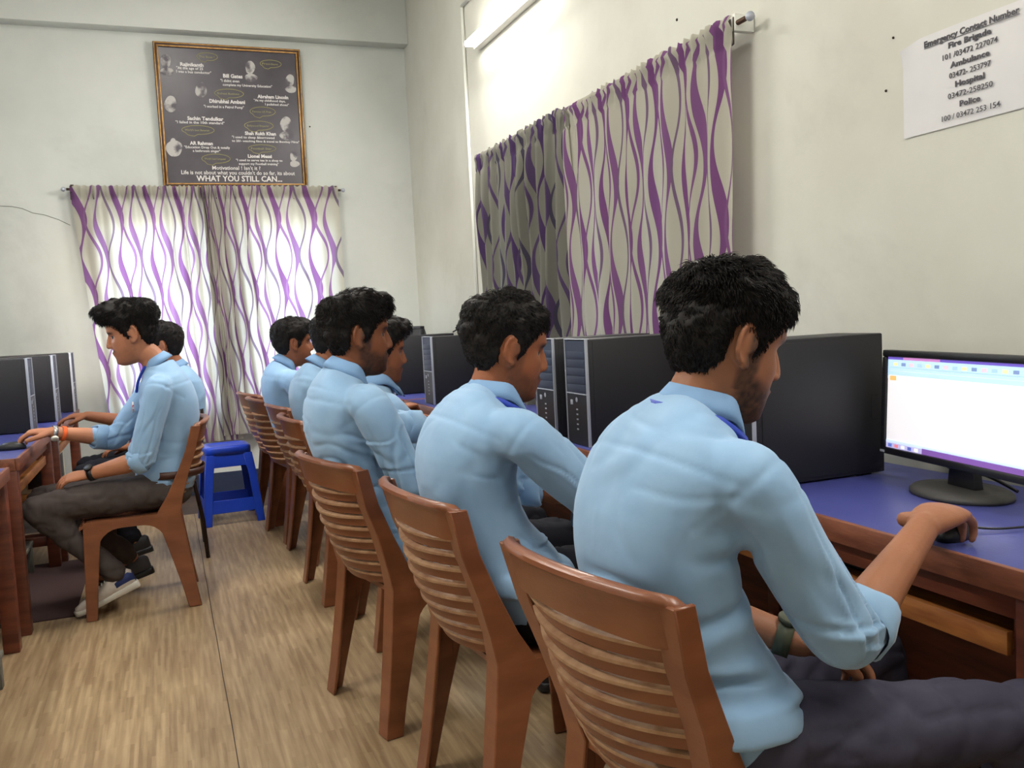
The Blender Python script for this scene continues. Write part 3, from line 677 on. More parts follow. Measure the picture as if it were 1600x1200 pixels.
CH=[(.882,1.335,D(9),'brown slatted chair nearest the camera, under the largest seated student'),
    (.822,2.09,D(5),'second brown slatted chair from the camera, under the student with blue lanyard at collar'),
    (.717,2.79,D(12),'third brown slatted chair from the camera, under the bearded student in side view'),
    (.90,3.45,D(0),'brown chair mostly hidden behind the third slatted chair, under the student leaning forward'),
    (.80,4.10,D(3),'fifth brown chair of the right row, only a top corner and legs showing'),
    (.82,4.80,D(6),'brown slatted chair under the small far student before the bright curtain'),
    (.77,5.36,D(8),'empty brown chair beside the curtain, second from the far end'),
    (.76,5.87,D(10),'empty brown chair at the far end of the right row'),
    (-.175,4.41,D(180),'brown chair seen from the side, under the student with grey trousers')]
for i,(x,y,rz_,lb) in enumerate(CH):
    t = ch if i==0 else copy_tree(ch); t.location=(x,y,.001); t.rotation_euler=(0,0,rz_); tag(t,lb,'chair','brown slatted plastic chairs')
# metal chair of the man behind
def metal_chair():
    r = empty('metal_chair',(-.10,5.25,0),math.pi,label='black metal tube chair behind the side-view chair, under the half-hidden man',cat='chair')
    for s in (-1,1):
        MB().tube([(-.24,s*.2,0),(-.23,s*.2,.2),(-.20,s*.2,.40),(-.16,s*.2,.44),(.1,s*.2,.44),(.18,s*.2,.43),(.2,s*.2,.38),(.22,s*.2,0)],.011,8).build('leg_frame',METB,r,True)
        MB().tube([(-.16,s*.19,.44),(-.2,s*.19,.6),(-.25,s*.19,.80)],.011,8).build('back_post',METB,r,True)
    MB().box(-.18,.2,-.2,.2,.44,.455).build('seat',BLKP,r,bevel=.008)
    secs=[[(-.255-.03*(1-v*v),v*.19,.80),(-.235-.03*(1-v*v),v*.19,.80),(-.215-.03*(1-v*v),v*.19,.60),(-.235-.03*(1-v*v),v*.19,.60)] for v in [-1+k/6 for k in range(13)]]
    MB().loft(secs).build('backrest',BLKP,r)
metal_chair()
# stool
def stool():
    r = empty('plastic_stool',(.325,6.02,0),D(4),label='blue plastic stool on the floor in front of the back curtain',cat='stool')
    H_=.49
    def ring(h,z,c=.25):
        n=32; out=[]
        for k in range(n):
            t=2*math.pi*(k+.5)/n; cx,sx=math.cos(t),math.sin(t); e=2/5.5
            out.append((h*math.copysign(abs(cx)**e,cx),h*math.copysign(abs(sx)**e,sx),z))
        return out
    MB().loft([ring(.142,H_-.055),ring(.142,H_-.012),ring(.134,H_-.002),ring(.105,H_),ring(.098,H_-.004),ring(.02,H_-.005)]).build('seat',STOOL,r,True)
    for k in range(4):
        R_=Matrix.Rotation(k*math.pi/2,4,'Z')
        # leg at corner : L section
        secs=[]
        for z,h,wd in ((H_-.05,.139,.055),(.3,.158,.050),(.0,.186,.048)):
            secs.append([(h-wd,-h,z),(h,-h,z),(h,-h+wd,z),(h-.006,-h+wd,z),(h-.006,-h+.006,z),(h-wd,-h+.006,z)])
        o=MB().loft(secs).build('leg',STOOL,r,bevel=.002,seg=1); o.matrix_local=R_
        # face panel top and lower rail
        def fp(z1,z0):
            h1=.139+(H_-.05-z1)*.105; h0=.139+(H_-.05-z0)*.105
            return MB().loft([[(-h1+.03,-h1+.001,z1),(h1-.03,-h1+.001,z1),(h1-.03,-h1+.006,z1),(-h1+.03,-h1+.006,z1)],[(-h0+.03,-h0+.001,z0),(h0-.03,-h0+.001,z0),(h0-.03,-h0+.006,z0),(-h0+.03,-h0+.006,z0)]])
        o=fp(H_-.05,.36).build('upper_panel',STOOL,r,bevel=.002,seg=1); o.matrix_local=R_
        o=fp(.155,.075).build('lower_rail',STOOL,r,bevel=.002,seg=1); o.matrix_local=R_
stool()
# under-desk things at left
def box_thing(name,cat,label,x0,x1,y0,y1,z0,z1,m,extra=None):
    r=empty(name,((x0+x1)/2,(y0+y1)/2,z0),label=label,cat=cat); a,b_,c=(x1-x0)/2,(y1-y0)/2,z1-z0
    MB().box(-a,a,-b_,b_,0,c).build('body',m,r,bevel=.004)
    if extra: extra(r,a,b_,c)
    return r
def ups(r,a,b_,c):
    MB().box(-a*.35,a*.35,-b_-.004,-b_+.002,c*.1,c*.75).build('front_panel',BLKP,r,bevel=.002)
    MB().box(a-.002,a+.004,-b_*.4,b_*.4,c*.1,c*.75).build('side_vent',BLKP,r,bevel=.002)
box_thing('power_supply_unit','power unit','pale box with black panel on the shelf under the left desks',-.86,-.62,5.75,6.1,.34,.60,mat('cream_case',(196,196,176),.6),ups)
def shelf(r,a,b_,c):
    for sx in (-1,1):
        for sy in (-1,1): MB().box(sx*a-.02 if sx>0 else -a,sx*a if sx>0 else -a+.02,sy*b_-.02 if sy>0 else -b_,sy*b_ if sy>0 else -b_+.02,-.32,0).build('leg',WOOD,r)
box_thing('low_shelf','shelf','low wooden shelf under the far left desk carrying the pale box',-.95,-.60,5.50,6.4,.322,.338,WOODT,shelf)
def bench(y0,y1,x0,x1,z,label):
    r=empty('footrest_bench',((x0+x1)/2,(y0+y1)/2,0),label=label,cat='footrest'); a,b_=(x1-x0)/2,(y1-y0)/2
    for k in range(3):
        xa=-a+k*(2*a+.01)/3; MB().box(xa,xa+(2*a-.02)/3,-b_,b_,z-.022,z).build('plank',GREYW,r,bevel=.003)
    for sy in (-1,1): MB().box(-a,a,sy*(b_-.06)-.02,sy*(b_-.06)+.02,0,z-.022).build('support',GREYW,r,bevel=.003)
bench(4.25,5.3,-1.05,-.72,.16,'low grey plank footrest under the desk of the student with the quiff')
bench(2.7,3.60,-1.05,-.615,.12,'low grey plank footrest under the near left desk')
o=MB().box(-1.1,-.45,4.3,5.4,.0006,.005).build('floor_rug',mat('maroon_rug',(62,40,38),.95,bump=.3,bscale=200)); tag(o,'dark maroon mat on the floor under the left desk','rug')
# ============================================================ PEOPLE
def unit(a): a=V(*a); return a/np.linalg.norm(a)
def catmull(P, n):
    P=[V(*p) for p in P]; out=[]
    for i in range(len(P)-1):
        p0,p1,p2,p3=P[max(i-1,0)],P[i],P[i+1],P[min(i+2,len(P)-1)]
        for k in range(n):
            t=k/n; out.append(.5*((2*p1)+(p2-p0)*t+(2*p0-5*p1+4*p2-p3)*t*t+(-p0+3*p1-3*p2+p3)*t**3))
    out.append(P[-1]); return np.array(out)
def lin(xs, ys, t): return np.interp(t, xs, ys)
def limb(mb, pts, rad, n=16, flat=1.0, flat_axis=None, sub=6):
    """tapered tube with rounded ends through pts, radii rad"""
    C=catmull(pts, sub); R=np.interp(np.linspace(0,len(pts)-1,len(C)), range(len(pts)), rad)
    T=np.gradient(C, axis=0); T/=np.linalg.norm(T,axis=1)[:,None]
    # caps
    pre=[]; 
    for a in (80,60,35): pre.append((C[0]-T[0]*R[0]*math.sin(math.radians(a)), R[0]*math.cos(math.radians(a)), T[0]))
    post=[(C[-1]+T[-1]*R[-1]*math.sin(math.radians(a)), R[-1]*math.cos(math.radians(a)), T[-1]) for a in (35,60,80)]
    allr=pre+[(c,r,t) for c,r,t in zip(C,R,T)]+post
    a=np.cross(allr[0][2], flat_axis if flat_axis is not None else (V(0,0,1) if abs(allr[0][2][2])<.9 else V(1,0,0))); a/=np.linalg.norm(a); secs=[]
    for c,r,t in allr:
        if flat_axis is not None: a=np.cross(t,V(*flat_axis))
        a=a-t*(a@t); a/=np.linalg.norm(a); b=np.cross(t,a)
        secs.append([c+a*r*math.cos(2*math.pi*k/n)+b*r*flat*math.sin(2*math.pi*k/n) for k in range(n)])
    mb.loft(secs)
def hand(mb, wrist, d, nrm_, thumb, curl=(.25,.35,.3), sc=1.0, spread=.10, thumb_curl=.35):
    """d: direction wrist->fingers, nrm_: back-of-hand normal, thumb: side vector"""
    d=unit(d); n=unit(V(*nrm_)-d*(V(*nrm_)@d)); s=unit(V(*thumb)-d*(V(*thumb)@d)-n*(V(*thumb)@n)); w=V(*wrist)
    L_=.088*sc
    secs=[]; N=20
    for f,hw,th,up in ((-.15,.025,.020,0),(0,.026,.019,0),(.2,.031,.019,.001),(.5,.039,.0175,.003),(.8,.041,.015,.003),(1.0,.039,.012,.001),(1.06,.034,.008,0)):
        c=w+d*L_*f+n*up; secs.append([c+s*hw*sc*math.cos(2*math.pi*k/N)+n*th*sc*math.sin(2*math.pi*k/N) for k in range(N)])
    mb.loft(secs)
    for i,(off,ln,r) in enumerate(((.029,.072,.0088),(.0098,.080,.009),(-.0098,.075,.0086),(-.029,.060,.0076))):
        base=w+d*L_*(.93-.03*abs(i-1))+s*off*sc; dirf=unit(d+s*spread*(1.5-i)*.75); 
        pts=[base-dirf*.02*sc, base]; rr=[r*sc*.9,r*sc*1.08]; a=0; p=base.copy()
        for seg,(fr,c) in enumerate(zip((.46,.30,.24),curl)):
            a+=c*(1+.1*i); dd=dirf*math.cos(a)-n*math.sin(a); p=p+dd*ln*fr*sc; pts.append(p.copy()); rr.append(r*sc*(1,.92,.78)[seg])
        limb(mb, pts, rr, 10, sub=3)
    b0=w+d*L_*.12+s*.018*sc; t1=unit(d*.62+s*.72-n*.25); t2=unit(d*.9+s*(.45-thumb_curl)-n*(.25+thumb_curl*.4)); t3=unit(d*.95+s*(.15-thumb_curl)-n*(.3+thumb_curl*.5))
    p1=b0+t1*.040*sc; p2=p1+t2*.034*sc; p3=p2+t3*.024*sc
    limb(mb,[b0-t1*.01,p1,p2,p3],[.0155*sc,.0125*sc,.0112*sc,.009*sc],10,sub=3)
    return d,n,s,w

HT = np.array([ # z, xf, xb, w
(-.122,.050,.020,.012),(-.118,.070,.002,.030),(-.105,.084,-.022,.043),(-.088,.086,-.045,.053),(-.065,.085,-.062,.061),(-.040,.087,-.074,.067),
(-.012,.087,-.088,.071),(.012,.085,-.097,.074),(.038,.091,-.103,.077),(.062,.088,-.103,.0775),(.085,.076,-.094,.072),(.103,.054,-.074,.058),(.115,.024,-.046,.036),(.120,-.004,-.018,.012)])
def headsurf(phi, z):
    """skull surface point (local: x forward, y left) for azimuth phi and height z"""
    xf=np.interp(z,HT[:,0],HT[:,1]); xb=np.interp(z,HT[:,0],HT[:,2]); w=np.interp(z,HT[:,0],HT[:,3]); xc=(xf+xb)/2*.6+.4*(-.008); 
    c,s=np.cos(phi),np.sin(phi); e=2/2.25
    cx=np.sign(c)*np.abs(c)**e; sy=np.sign(s)*np.abs(s)**e
    x=np.where(c>0, xc+(xf-xc)*cx, xc+(xc-xb)*cx); y=w*sy
    return x,y
def zcap(t): # smooth z sampling -1..1 -> z
    return -.001+.121*np.sin(t*math.pi/2)
def head_parts(mb, Rm, c, k):
    N=56; secs=[]
    for t in np.linspace(-.985,.985,44):
        z=float(zcap(t)); ph=np.linspace(0,2*math.pi,N,endpoint=False); x,y=headsurf(ph,np.full(N,z))
        # eye sockets, cheeks, temples
        sock=np.exp(-((np.abs(y)-.031)/.017)**2-((z-.006)/.013)**2)*(np.cos(ph)>0); x=x-.010*sock
        brow=np.exp(-((np.abs(y)-.026)/.024)**2-((z-.030)/.009)**2)*(np.cos(ph)>0); x=x+.005*brow
        chk=np.exp(-((np.abs(y)-.045)/.018)**2-((z+.022)/.018)**2)*(np.cos(ph)>0); x=x+.004*chk
        mo=np.exp(-(y/.03)**2-((z+.066)/.022)**2)*(np.cos(ph)>0); x=x+.006*mo
        chn=np.exp(-(y/.02)**2-((z+.104)/.012)**2)*(np.cos(ph)>0); x=x+.006*chn
        p=np.stack([x,y,np.full(N,z)],1)*k; secs.append([Rm@q+c for q in p])
    mb.loft(secs)
    W=lambda p: Rm@(V(*p)*k)+c
    limb(mb,[W((.078,0,.024)),W((.090,0,.004)),W((.0975,0,-.016)),W((.1000,0,-.026))],[.008*k,.0085*k,.0105*k,.0112*k],12)
    for s in (-1,1): mb.ell(W((.092,s*.011,-.031)),(.011*k,.0075*k,.0075*k),12,Rm)
    mb.ell(W((.088,0,-.057)),(.0085*k,.021*k,.0055*k),14,Rm); mb.ell(W((.086,0,-.067)),(.0085*k,.018*k,.0065*k),14,Rm)
    for s in (-1,1):   # ears: helix + bowl + lobe
        pts=[]
        for a in np.linspace(-70,215,10):
            r=math.radians(a); pts.append(W((-.012-.019*math.cos(r)*-1*-1+.004, s*(.082+.008*(math.cos(r)>-2)*max(0,-math.cos(r)*-1)), .004+.031*math.sin(r))))
        pts=[W((-.010-.017*math.cos(math.radians(a)), s*(.079+.008*max(0,math.cos(math.radians(a)))), .002+.031*math.sin(math.radians(a)))) for a in np.linspace(-80,190,10)]
        limb(mb,pts,[.0045*k]+[.0048*k]*8+[.004*k],8,sub=3)
        Rt=Rm@np.array(Matrix.Rotation(s*.30,3,'Z'))
        mb.ell(W((-.012,s*.077,.000)),(.017*k,.0055*k,.029*k),14,Rt); mb.ell(W((-.004,s*.078,-.029)),(.010*k,.0055*k,.012*k),12,Rm)
def hair_thick(phi, z, st):
    """thickness; negative where no hair. phi in (-pi,pi], 0 = front"""
    a=np.abs(phi); deg=np.degrees(a)
    line=np.interp(deg,[0,25,48,60,72,84,93,100,112,135,180],[st['front'],st['front']-.003,.056,.038,-.002,-.022,.026,.030,-.030,-.055,-.068])
    d=z-line
    top=np.clip((z-.03)/.07,0,1)
    t=st['side']*(1-top)+st['top']*top
    back=np.clip(-np.cos(a),0,1); t=t+st.get('back',.010)*back*np.clip(1-np.abs(z-.03)/.09,0,1)
    fr=np.clip(np.cos(a),0,1)**2; t=t+st['quiff']*fr*np.clip((z-.04)/.04,0,1)
    ramp=np.clip(d/st.get('fade',.03),0,1)
    return np.where(d>0, .0025+t*ramp, -.006)
def hair(parent, name, Rm, c, k, st, nst, seed, off):
    N,Mr=96,60; vs=[]; ph=np.linspace(-math.pi,math.pi,N,endpoint=False); r_=np.random.default_rng(seed)
    G=[]
    for t in np.linspace(-.99,.992,Mr):
        z=np.full(N,float(zcap(t))); x,y=headsurf(ph,z); th=hair_thick(ph,z,st)
        P=np.stack([x,y,z],1); ctr=np.stack([np.full(N,-.008),np.zeros(N),np.full(N,.0)+z*.35],1); nn=P-ctr; nn/=np.linalg.norm(nn,axis=1)[:,None]
        ns=vnoise(P*V(38,38,38)+seed)*.35+vnoise(P*V(90,90,60)+seed*3)*.25+vnoise(P*V(14,14,14)+seed*5)*.35
        th=np.where(th>0, th*(1+ns*st.get('rough',.5))+.0035*vnoise(P*150+seed), th)
        q=P+nn*th[:,None]; fr=np.clip(np.cos(ph),0,1)**2*np.clip((z-.05)/.05,0,1)*(th>0)
        q[:,0]+=st.get('push',0)*fr*(1+.5*vnoise(P*30)); q[:,2]-=st.get('droop',0)*fr
        vs.append(q)
    vs=np.array(vs); G=vs.reshape(-1,3)
    allv=[tuple(Rm@(p*k)+c-off) for p in G]; fs=[(i*N+j,i*N+(j+1)%N,(i+1)*N+(j+1)%N,(i+1)*N+j) for i in range(Mr-1) for j in range(N)]
    fs+=[tuple(range(N))[::-1],tuple((Mr-1)*N+j for j in range(N))]
    # strands
    Sv=[];Sf=[]
    cnt=0
    while cnt<nst:
        t=r_.uniform(-.6,.99); pj=r_.uniform(-math.pi,math.pi); i=int((t+.99)/1.982*(Mr-1)); j=int((pj+math.pi)/(2*math.pi)*N)%N
        z=float(zcap(t)); th=float(hair_thick(np.array([pj]),np.array([z]),st)[0])
        if th<=.002: continue
        cnt+=1
        fu,fv=r_.random(),r_.random(); i1=min(i+1,Mr-1); j1=(j+1)%N
        p=(vs[i,j]*(1-fu)+vs[i1,j]*fu)*(1-fv)+(vs[i,j1]*(1-fu)+vs[i1,j1]*fu)*fv; nn=unit(p-V(-.008,0,z*.35)); top=np.clip((z-.02)/.08,0,1)
        sw=vnoise(np.array([p*32+seed,p*32+seed+40])); rad=unit(p-V(-.045,.01,.125)); comb=rad+V(st.get('cx',.6)*.6,0,0)*top*(p[0]>-.03)+np.cross(nn,rad)*sw[0]*.9; comb=unit(comb-nn*(comb@nn))
        dirv=unit(comb+nn*(st.get('lift',.4)+.25*sw[1])*(.35+.65*top)+r_.normal(0,.13,3)); ln=r_.uniform(.5,1)*(st['slen']*(.35+.65*top)); 
        wd=unit(np.cross(dirv,nn)+1e-6)*.0008; p0=p-nn*.003; p1=p0+dirv*ln*.55+nn*.0022; p2=p0+dirv*ln-nn*ln*.14+nn*.001*r_.normal()
        b=len(Sv); Sv+=[p0-wd,p0+wd,p0+nn*.0015,p1-wd*.8,p1+wd*.8,p1+nn*.0012,p2]
        Sf+=[(b,b+3,b+4,b+1),(b+1,b+4,b+5,b+2),(b+2,b+5,b+3,b),(b+3,b+6,b+4),(b+4,b+6,b+5),(b+5,b+6,b+3)]
    base=len(allv); allv+=[tuple(Rm@(p*k)+c-off) for p in Sv]; fs+=[tuple(q+base for q in f) for f in Sf]
    return mesh('hair',allv,fs,HAIR,parent,True)
def torso(mb, P, shl, grow, lat, kk=1.0):
    C=catmull(P,7); n=len(C); u=np.linspace(0,1,n)
    # u: 0 pelvis .25 waist .5 chest .75 shoulder line 1 neck base
    W_=np.interp(u,[0,.12,.25,.42,.58,.70,.78,.88,1],[.160,.165,.148,.152,.165,.172,.160,.115,.062])*kk+grow
    Dp=np.interp(u,[0,.12,.25,.42,.58,.70,.78,.88,1],[.110,.118,.104,.108,.112,.102,.088,.070,.058])*kk+grow
    T=np.gradient(C,axis=0); T/=np.linalg.norm(T,axis=1)[:,None]; secs=[]; N=40
    for c,t,w_,d_ in zip(C,T,W_,Dp):
        a=V(*lat)-t*(V(*lat)@t); a/=np.linalg.norm(a); b=np.cross(a,t); e=2/2.5
        secs.append([c+a*w_*math.copysign(abs(math.cos(q))**e,math.cos(q))+b*d_*math.copysign(abs(math.sin(q))**e,math.sin(q)) for q in (2*math.pi*k/N for k in range(N))])
    mb.loft(secs); return C
def rot_head(f, pitch, yaw_, roll_=0):
    """f=+1 faces +X, -1 faces -X; pitch>0 looks down; yaw_>0 turns to own left"""
    R=Matrix.Rotation(0 if f>0 else math.pi,3,'Z')@Matrix.Rotation(yaw_,3,'Z')@Matrix.Rotation(pitch,3,'Y')@Matrix.Rotation(roll_,3,'X')
    return np.array(R)
def blend(a,b,w): return a*(1-w[:,None])+b*w[:,None]
def person(label, f, root, spine, head_c, hp, sR, arms, legs, skin, pant, st, vox=.005, nst=1800, hk=1.0, seed=1, shirt_col=None, hem=None, tk=1.0, lat=None, tucked=False, lany=False, beard=.5, wr=1.0, cuffr=.052):
    """sR: dict; arms: list of (shoulder, elbow, wrist, hand kw, sleeve_end fraction of forearm); legs: list of (hip,knee,ankle,toe dir)"""
    off=V(root[0],root[1],0); Rm=rot_head(f,*hp); c=V(*head_c); lat=lat or (0,1,0)
    nb=V(*spine[-1])
    # ---- body
    mb=MB(); torso(mb,spine,None,-.020,lat,tk)
    nk=c+Rm@(V(-.020,0,-.075)*hk); limb(mb,[nb-V(0,0,.03),(nb+nk)/2+V(-.004*f,0,0),nk,c+Rm@(V(-.014,0,-.02)*hk)],[.060,.053,.054,.056],18)
    head_parts(mb,Rm,c,hk)
    for (S,E,W,hd,se) in arms:
        limb(mb,[S,(V(*S)+V(*E))/2,E],[.046,.043,.036],14); fa=V(*W)-V(*E)
        limb(mb,[E,V(*E)+fa*.3,V(*E)+fa*.7,W],[.037,.041,.032,.0255],16); hand(mb,W,**hd)
    for (H,K,A,toe) in legs:
        limb(mb,[H,K],[.062,.045],12); limb(mb,[K,A],[.045,.034],12); limb(mb,[A,V(*A)+V(*toe)*.13-V(0,0,.03)],[.03,.025],10)
    me=remesh(mb,vox,2,.5); P=co(me); nz=np.array(nrm(me))
    # colours
    L_=(P-c)@Rm/hk; base=np.array(s2l(skin)[:3]); col=np.tile(base,(len(P),1)); 
    nv=vnoise(P*30)*.06+vnoise(P*9)*.06; col*=(1+nv)[:,None]
    x,y,z=L_[:,0],L_[:,1],L_[:,2]; inh=(np.abs(z)<.135)&(np.abs(y)<.1)&(np.abs(x)<.12)
    lips=np.exp(-(y/.022)**4-((z+.062)/.0085)**4)*(x>.07)*inh; col=blend(col,np.tile(np.array(s2l((128,66,60))[:3]),(len(P),1)),np.clip(lips*.8,0,1))
    brow=np.exp(-((np.abs(y)-.032)/.022)**4-((z-.027+.12*np.abs(np.abs(y)-.03))/.0062)**2)*(x>.05)*inh
    must=np.exp(-(y/.031)**6-((z+.0475+.20*np.maximum(np.abs(y)-.008,0))/.0068)**2)*(x>.06)*inh
    jaw=np.clip((-z-.045+.35*np.clip(.06-x,0,.1))/.02,0,1)*np.clip((x+.005)/.02,0,1)*inh*np.clip((.0+z+.14)/.02,0,1)
    side=np.clip((.022-np.abs(x-.012))/.01,0,1)*(np.abs(y)>.05)*(z<.02)*(z>-.07)*inh
    dark=np.array(s2l((34,27,25))[:3]); dk=np.tile(dark,(len(P),1))
    col=blend(col,dk,np.clip(brow*.95,0,1)); col=blend(col,dk,np.clip(must*min(1,.75+.5*beard),0,1)); lipm=1; stub=np.clip(np.maximum(jaw*beard,side*beard*.9)*(1-lips)*(1+.3*vnoise(P*180)),0,.9); col=blend(col,dk,stub)
    wht=np.exp(-((np.abs(y)-.031)/.0115)**4-((z-.006)/.0036)**4)*(x>.06)*inh; col=blend(col,np.tile(np.array(s2l((190,182,175))[:3]),(len(P),1)),np.clip(wht,0,1))
    iris=np.exp(-((np.abs(y)-.031)/.0042)**4-((z-.006)/.0042)**4)*(x>.06)*inh; col=blend(col,dk,np.clip(iris,0,1))
    lid=np.exp(-((np.abs(y)-.031)/.0145)**4-((z-.0108)/.0021)**2)*(x>.06)*inh; col=blend(col,dk,np.clip(lid*.9,0,1))
    # nails lighter skip; inner ear shadow colour not painted
    at=me.color_attributes.new('Col','FLOAT_COLOR','POINT'); at.data.foreach_set('color',np.concatenate([np.clip(col,0,1),np.ones((len(P),1))],1).ravel())
    setco(me,P-off); me.materials.clear(); me.materials.append(SKIN); me.name='person'
    body=bpy.data.objects.new('person',me); COL.objects.link(body); body.location=tuple(off); tag(body,label,'person','students in light blue shirts')
    hair(body,'hair',Rm,c,hk,st,nst,seed,off)
    # ---- shirt
    sh=MB(); C=torso(sh,spine if not tucked else spine,None,0,lat,tk)
    if not tucked and hem:  # skirt of the shirt below the pelvis
        h0=V(*hem[0]); h1=V(*hem[1]); secs=[]
        for q,g in ((0,1.0),(.5,1.05),(1,1.07)):
            cc=h0*(1-q)+h1*q; secs.append([cc+V(0,1,0)*.180*g*tk*math.copysign(abs(math.cos(a))**.8,math.cos(a))+V(1,0,0)*.128*g*tk*math.copysign(abs(math.sin(a))**.8,math.sin(a)) for a in (2*math.pi*k/40 for k in range(40))])
        sh.loft(secs)
    cuffs=[]
    for (S,E,W,hd,se) in arms:
        fa=V(*W)-V(*E); ua=V(*E)-V(*S); end=V(*E)+fa*se; sh_in=V(*S)*.72+V(*C[int(len(C)*.72)])*.28
        limb(sh,[sh_in,V(*S)+ua*.06,V(*S)+ua*.5,V(*E)-ua*.06,V(*E)+fa*se*.5,end],[.058,.061,.058,.055,.053,.050],20); cuffs.append((end,unit(fa)))
    ms=remesh(sh,.0062 if vox<.0055 else .010,8 if vox<.0055 else 5,.65); P=co(ms); Nn=nrm(ms)
    # folds
    q=P+.035*np.stack([vnoise(P*5+3),vnoise(P*5+17),vnoise(P*5+31)],1)
    def fold(fr,th,sd):
        n_=vnoise(q*V(*fr)+sd); mk=np.clip(vnoise(P*4.2+sd*1.7+50)*2.4+.15,0,1); return (np.exp(-((n_-.20)/.15)**2)*.8-np.exp(-(n_/th)**2))*mk
    r1=fold((4,3,13),.09,seed); r2=fold((9,6,22),.12,seed*2+7); r3=fold((6,9,9),.08,seed*3+1); n0=vnoise(q*V(5,5,6)+seed*4)
    zlo=np.clip((nb[2]-.12-P[:,2])/.25,0,1); m_=.25+.75*zlo
    for (S,E,W,hd,se) in arms:
        de=np.linalg.norm(P-V(*E),axis=1); ds=np.linalg.norm(P-(V(*S)*.85+V(*spine[2])*.15-V(0,0,.08)),axis=1)
        m_=np.maximum(m_,np.exp(-(de/.10)**2)); m_=np.maximum(m_,.9*np.exp(-(ds/.10)**2))
    ex_=np.zeros(len(P))
    for (S,E,W,hd,se) in arms:
        S_,E_=V(*S),V(*E); ax=unit(E_-S_); L0=np.linalg.norm(E_-S_); d0=P-S_; t0_=d0@ax; pr=d0-t0_[:,None]*ax; rr0=np.linalg.norm(pr,axis=1); near=np.exp(-(np.maximum(rr0-.065,0)/.02)**2)*np.clip(t0_/.05,0,1)*np.clip((L0*1.1-t0_)/.04,0,1)
        na=vnoise(pr*30+ax*3+t0_[:,None]*3.2*np.ones(3)+seed*7); ex_+=near*np.clip(t0_/L0*1.1,0,1)*(np.exp(-((na-.25)/.2)**2)*.005-np.exp(-(na/.11)**2)*.007)
        A_=S_-V(0,0,.11)+V(-.02*f,0,0); dy=(nb[1]-P[:,1])*(1 if S_[1]<nb[1] else -1)+abs(A_[1]-nb[1]); dz=P[:,2]-A_[2]; ra=np.hypot(dy,dz); th=np.arctan2(dz,dy)
        side=(P[:,1]-nb[1])*(S_[1]-nb[1])>0; nt=vnoise(np.stack([th*3.6+seed,ra*5,np.full(len(P),S_[1]*3)],1)); ex_+=side*np.clip((rr0-.05)/.03,0,1)*np.exp(-((ra-.085)/.055)**2)*(np.exp(-((nt-.22)/.2)**2)*.005-np.exp(-(nt/.12)**2)*.007)
    disp=wr*ex_+wr*(.0105*r1*m_+.0055*r2*m_+.005*r3*m_+.004*n0*(.4+.6*m_))
    # yoke seam groove across the back, armhole seams
    T_=C[int(len(C)*.70)]; up=unit(C[-1]-C[int(len(C)*.6)]); dd=(P-T_)@up; disp-= .0020*np.exp(-(dd/.0065)**2)*(((P[:,0]-T_[0])*f)<.0)
    for (S,E,W,hd,se) in arms:
        ax=unit(V(*E)-V(*S)*1.0+V(0,(S[1]-nb[1])*.9,0)); da=(P-(V(*S)+ax*.012))@ax; nearS=np.linalg.norm(P-V(*S),axis=1)<.12; disp-=.0018*np.exp(-(da/.0065)**2)*nearS
    P2=P+Nn*disp[:,None]; setco(ms,P2-off); ms.materials.clear(); ms.materials.append(SHIRT)
    so=bpy.data.objects.new('shirt',ms); COL.objects.link(so); so.parent=body
    # rolled cuffs
    for e,dv in cuffs:
        b=MB(); secs=[]; up_=V(0,0,1) if abs(dv[2])<.9 else V(1,0,0); a=unit(np.cross(dv,up_)); b2=np.cross(dv,a); N=28
        for s_,r_ in ((-.035,cuffr),(-.030,cuffr+.005),(.012,cuffr+.004),(.018,cuffr),(.014,cuffr-.006),(-.02,cuffr-.008)):
            secs.append([e+dv*(s_+.006*math.sin(3*t_+seed))+(a*math.cos(t_)+b2*math.sin(t_))*(r_+.003*math.sin(5*t_+seed+s_*40)) - off for t_ in (2*math.pi*k/N for k in range(N))])
        b.loft(secs,cap=False); b.build('sleeve_cuff',SHIRT,body,True)
    # collar : stand + fold
    b=MB(); N=36; t0=unit(nk-nb)*.65+V(0,0,1)*.35; t0=unit(t0); a=V(*lat); a=unit(a-t0*(a@t0)); fw=unit(np.cross(a,t0)); fw=fw if fw[0]*f>0 else -fw; cb=nb+t0*.006
    secs=[]
    for hz,rr,fr_ in ((-.012,.060,.0),(.022,.0555,.0),(.030,.0565,.0),(.029,.062,.0),(.010,.073,.012),(-.010,.083,.024),(-.010,.080,.022),(.02,.063,.0)):
        ring=[]
        for k in range(N):
            u_=-1+2*k/(N-1); fold_=rr>.0625; t_=math.pi+u_*math.radians(158 if fold_ else 166); cf=math.cos(t_); fr=max(0,cf)
            droop=-.050*fr**2; ex=fr_*fr**3
            ring.append(cb+fw*(cf*(rr+ex)+.010)+a*math.sin(t_)*rr*(1-.10*fr*(hz<0.02))+t0*(hz+droop-(.022*fr**2 if rr>.075 else 0))-off)
        secs.append(ring)
    secs.append(secs[0]); b.loft(secs,closed_sec=False,cap=False); q0=len(secs)-1
    b.f.append(tuple(i*N for i in range(q0))); b.f.append(tuple(i*N+N-1 for i in range(q0))[::-1]); b.build('collar',COLLARM,body,True)
    if lany:
        b=MB(); secs=[]
        for k in range(31):
            t_=math.radians(-150+300*k/30); 
            ce=cb+fw*(-math.cos(t_)*.084+.008)+a*math.sin(t_)*.084; dn=t0*(-.013-.030*max(0,-math.cos(t_)+.2)) 
            o_=unit(ce-cb); secs.append([ce+dn-o_*.001+t0*.007-off,ce+dn+o_*.002+t0*.007-off,ce+dn+o_*.006-t0*.007-off,ce+dn+o_*.002-t0*.007-off])
        b.loft(secs); b.build('lanyard',LANY,body,True)
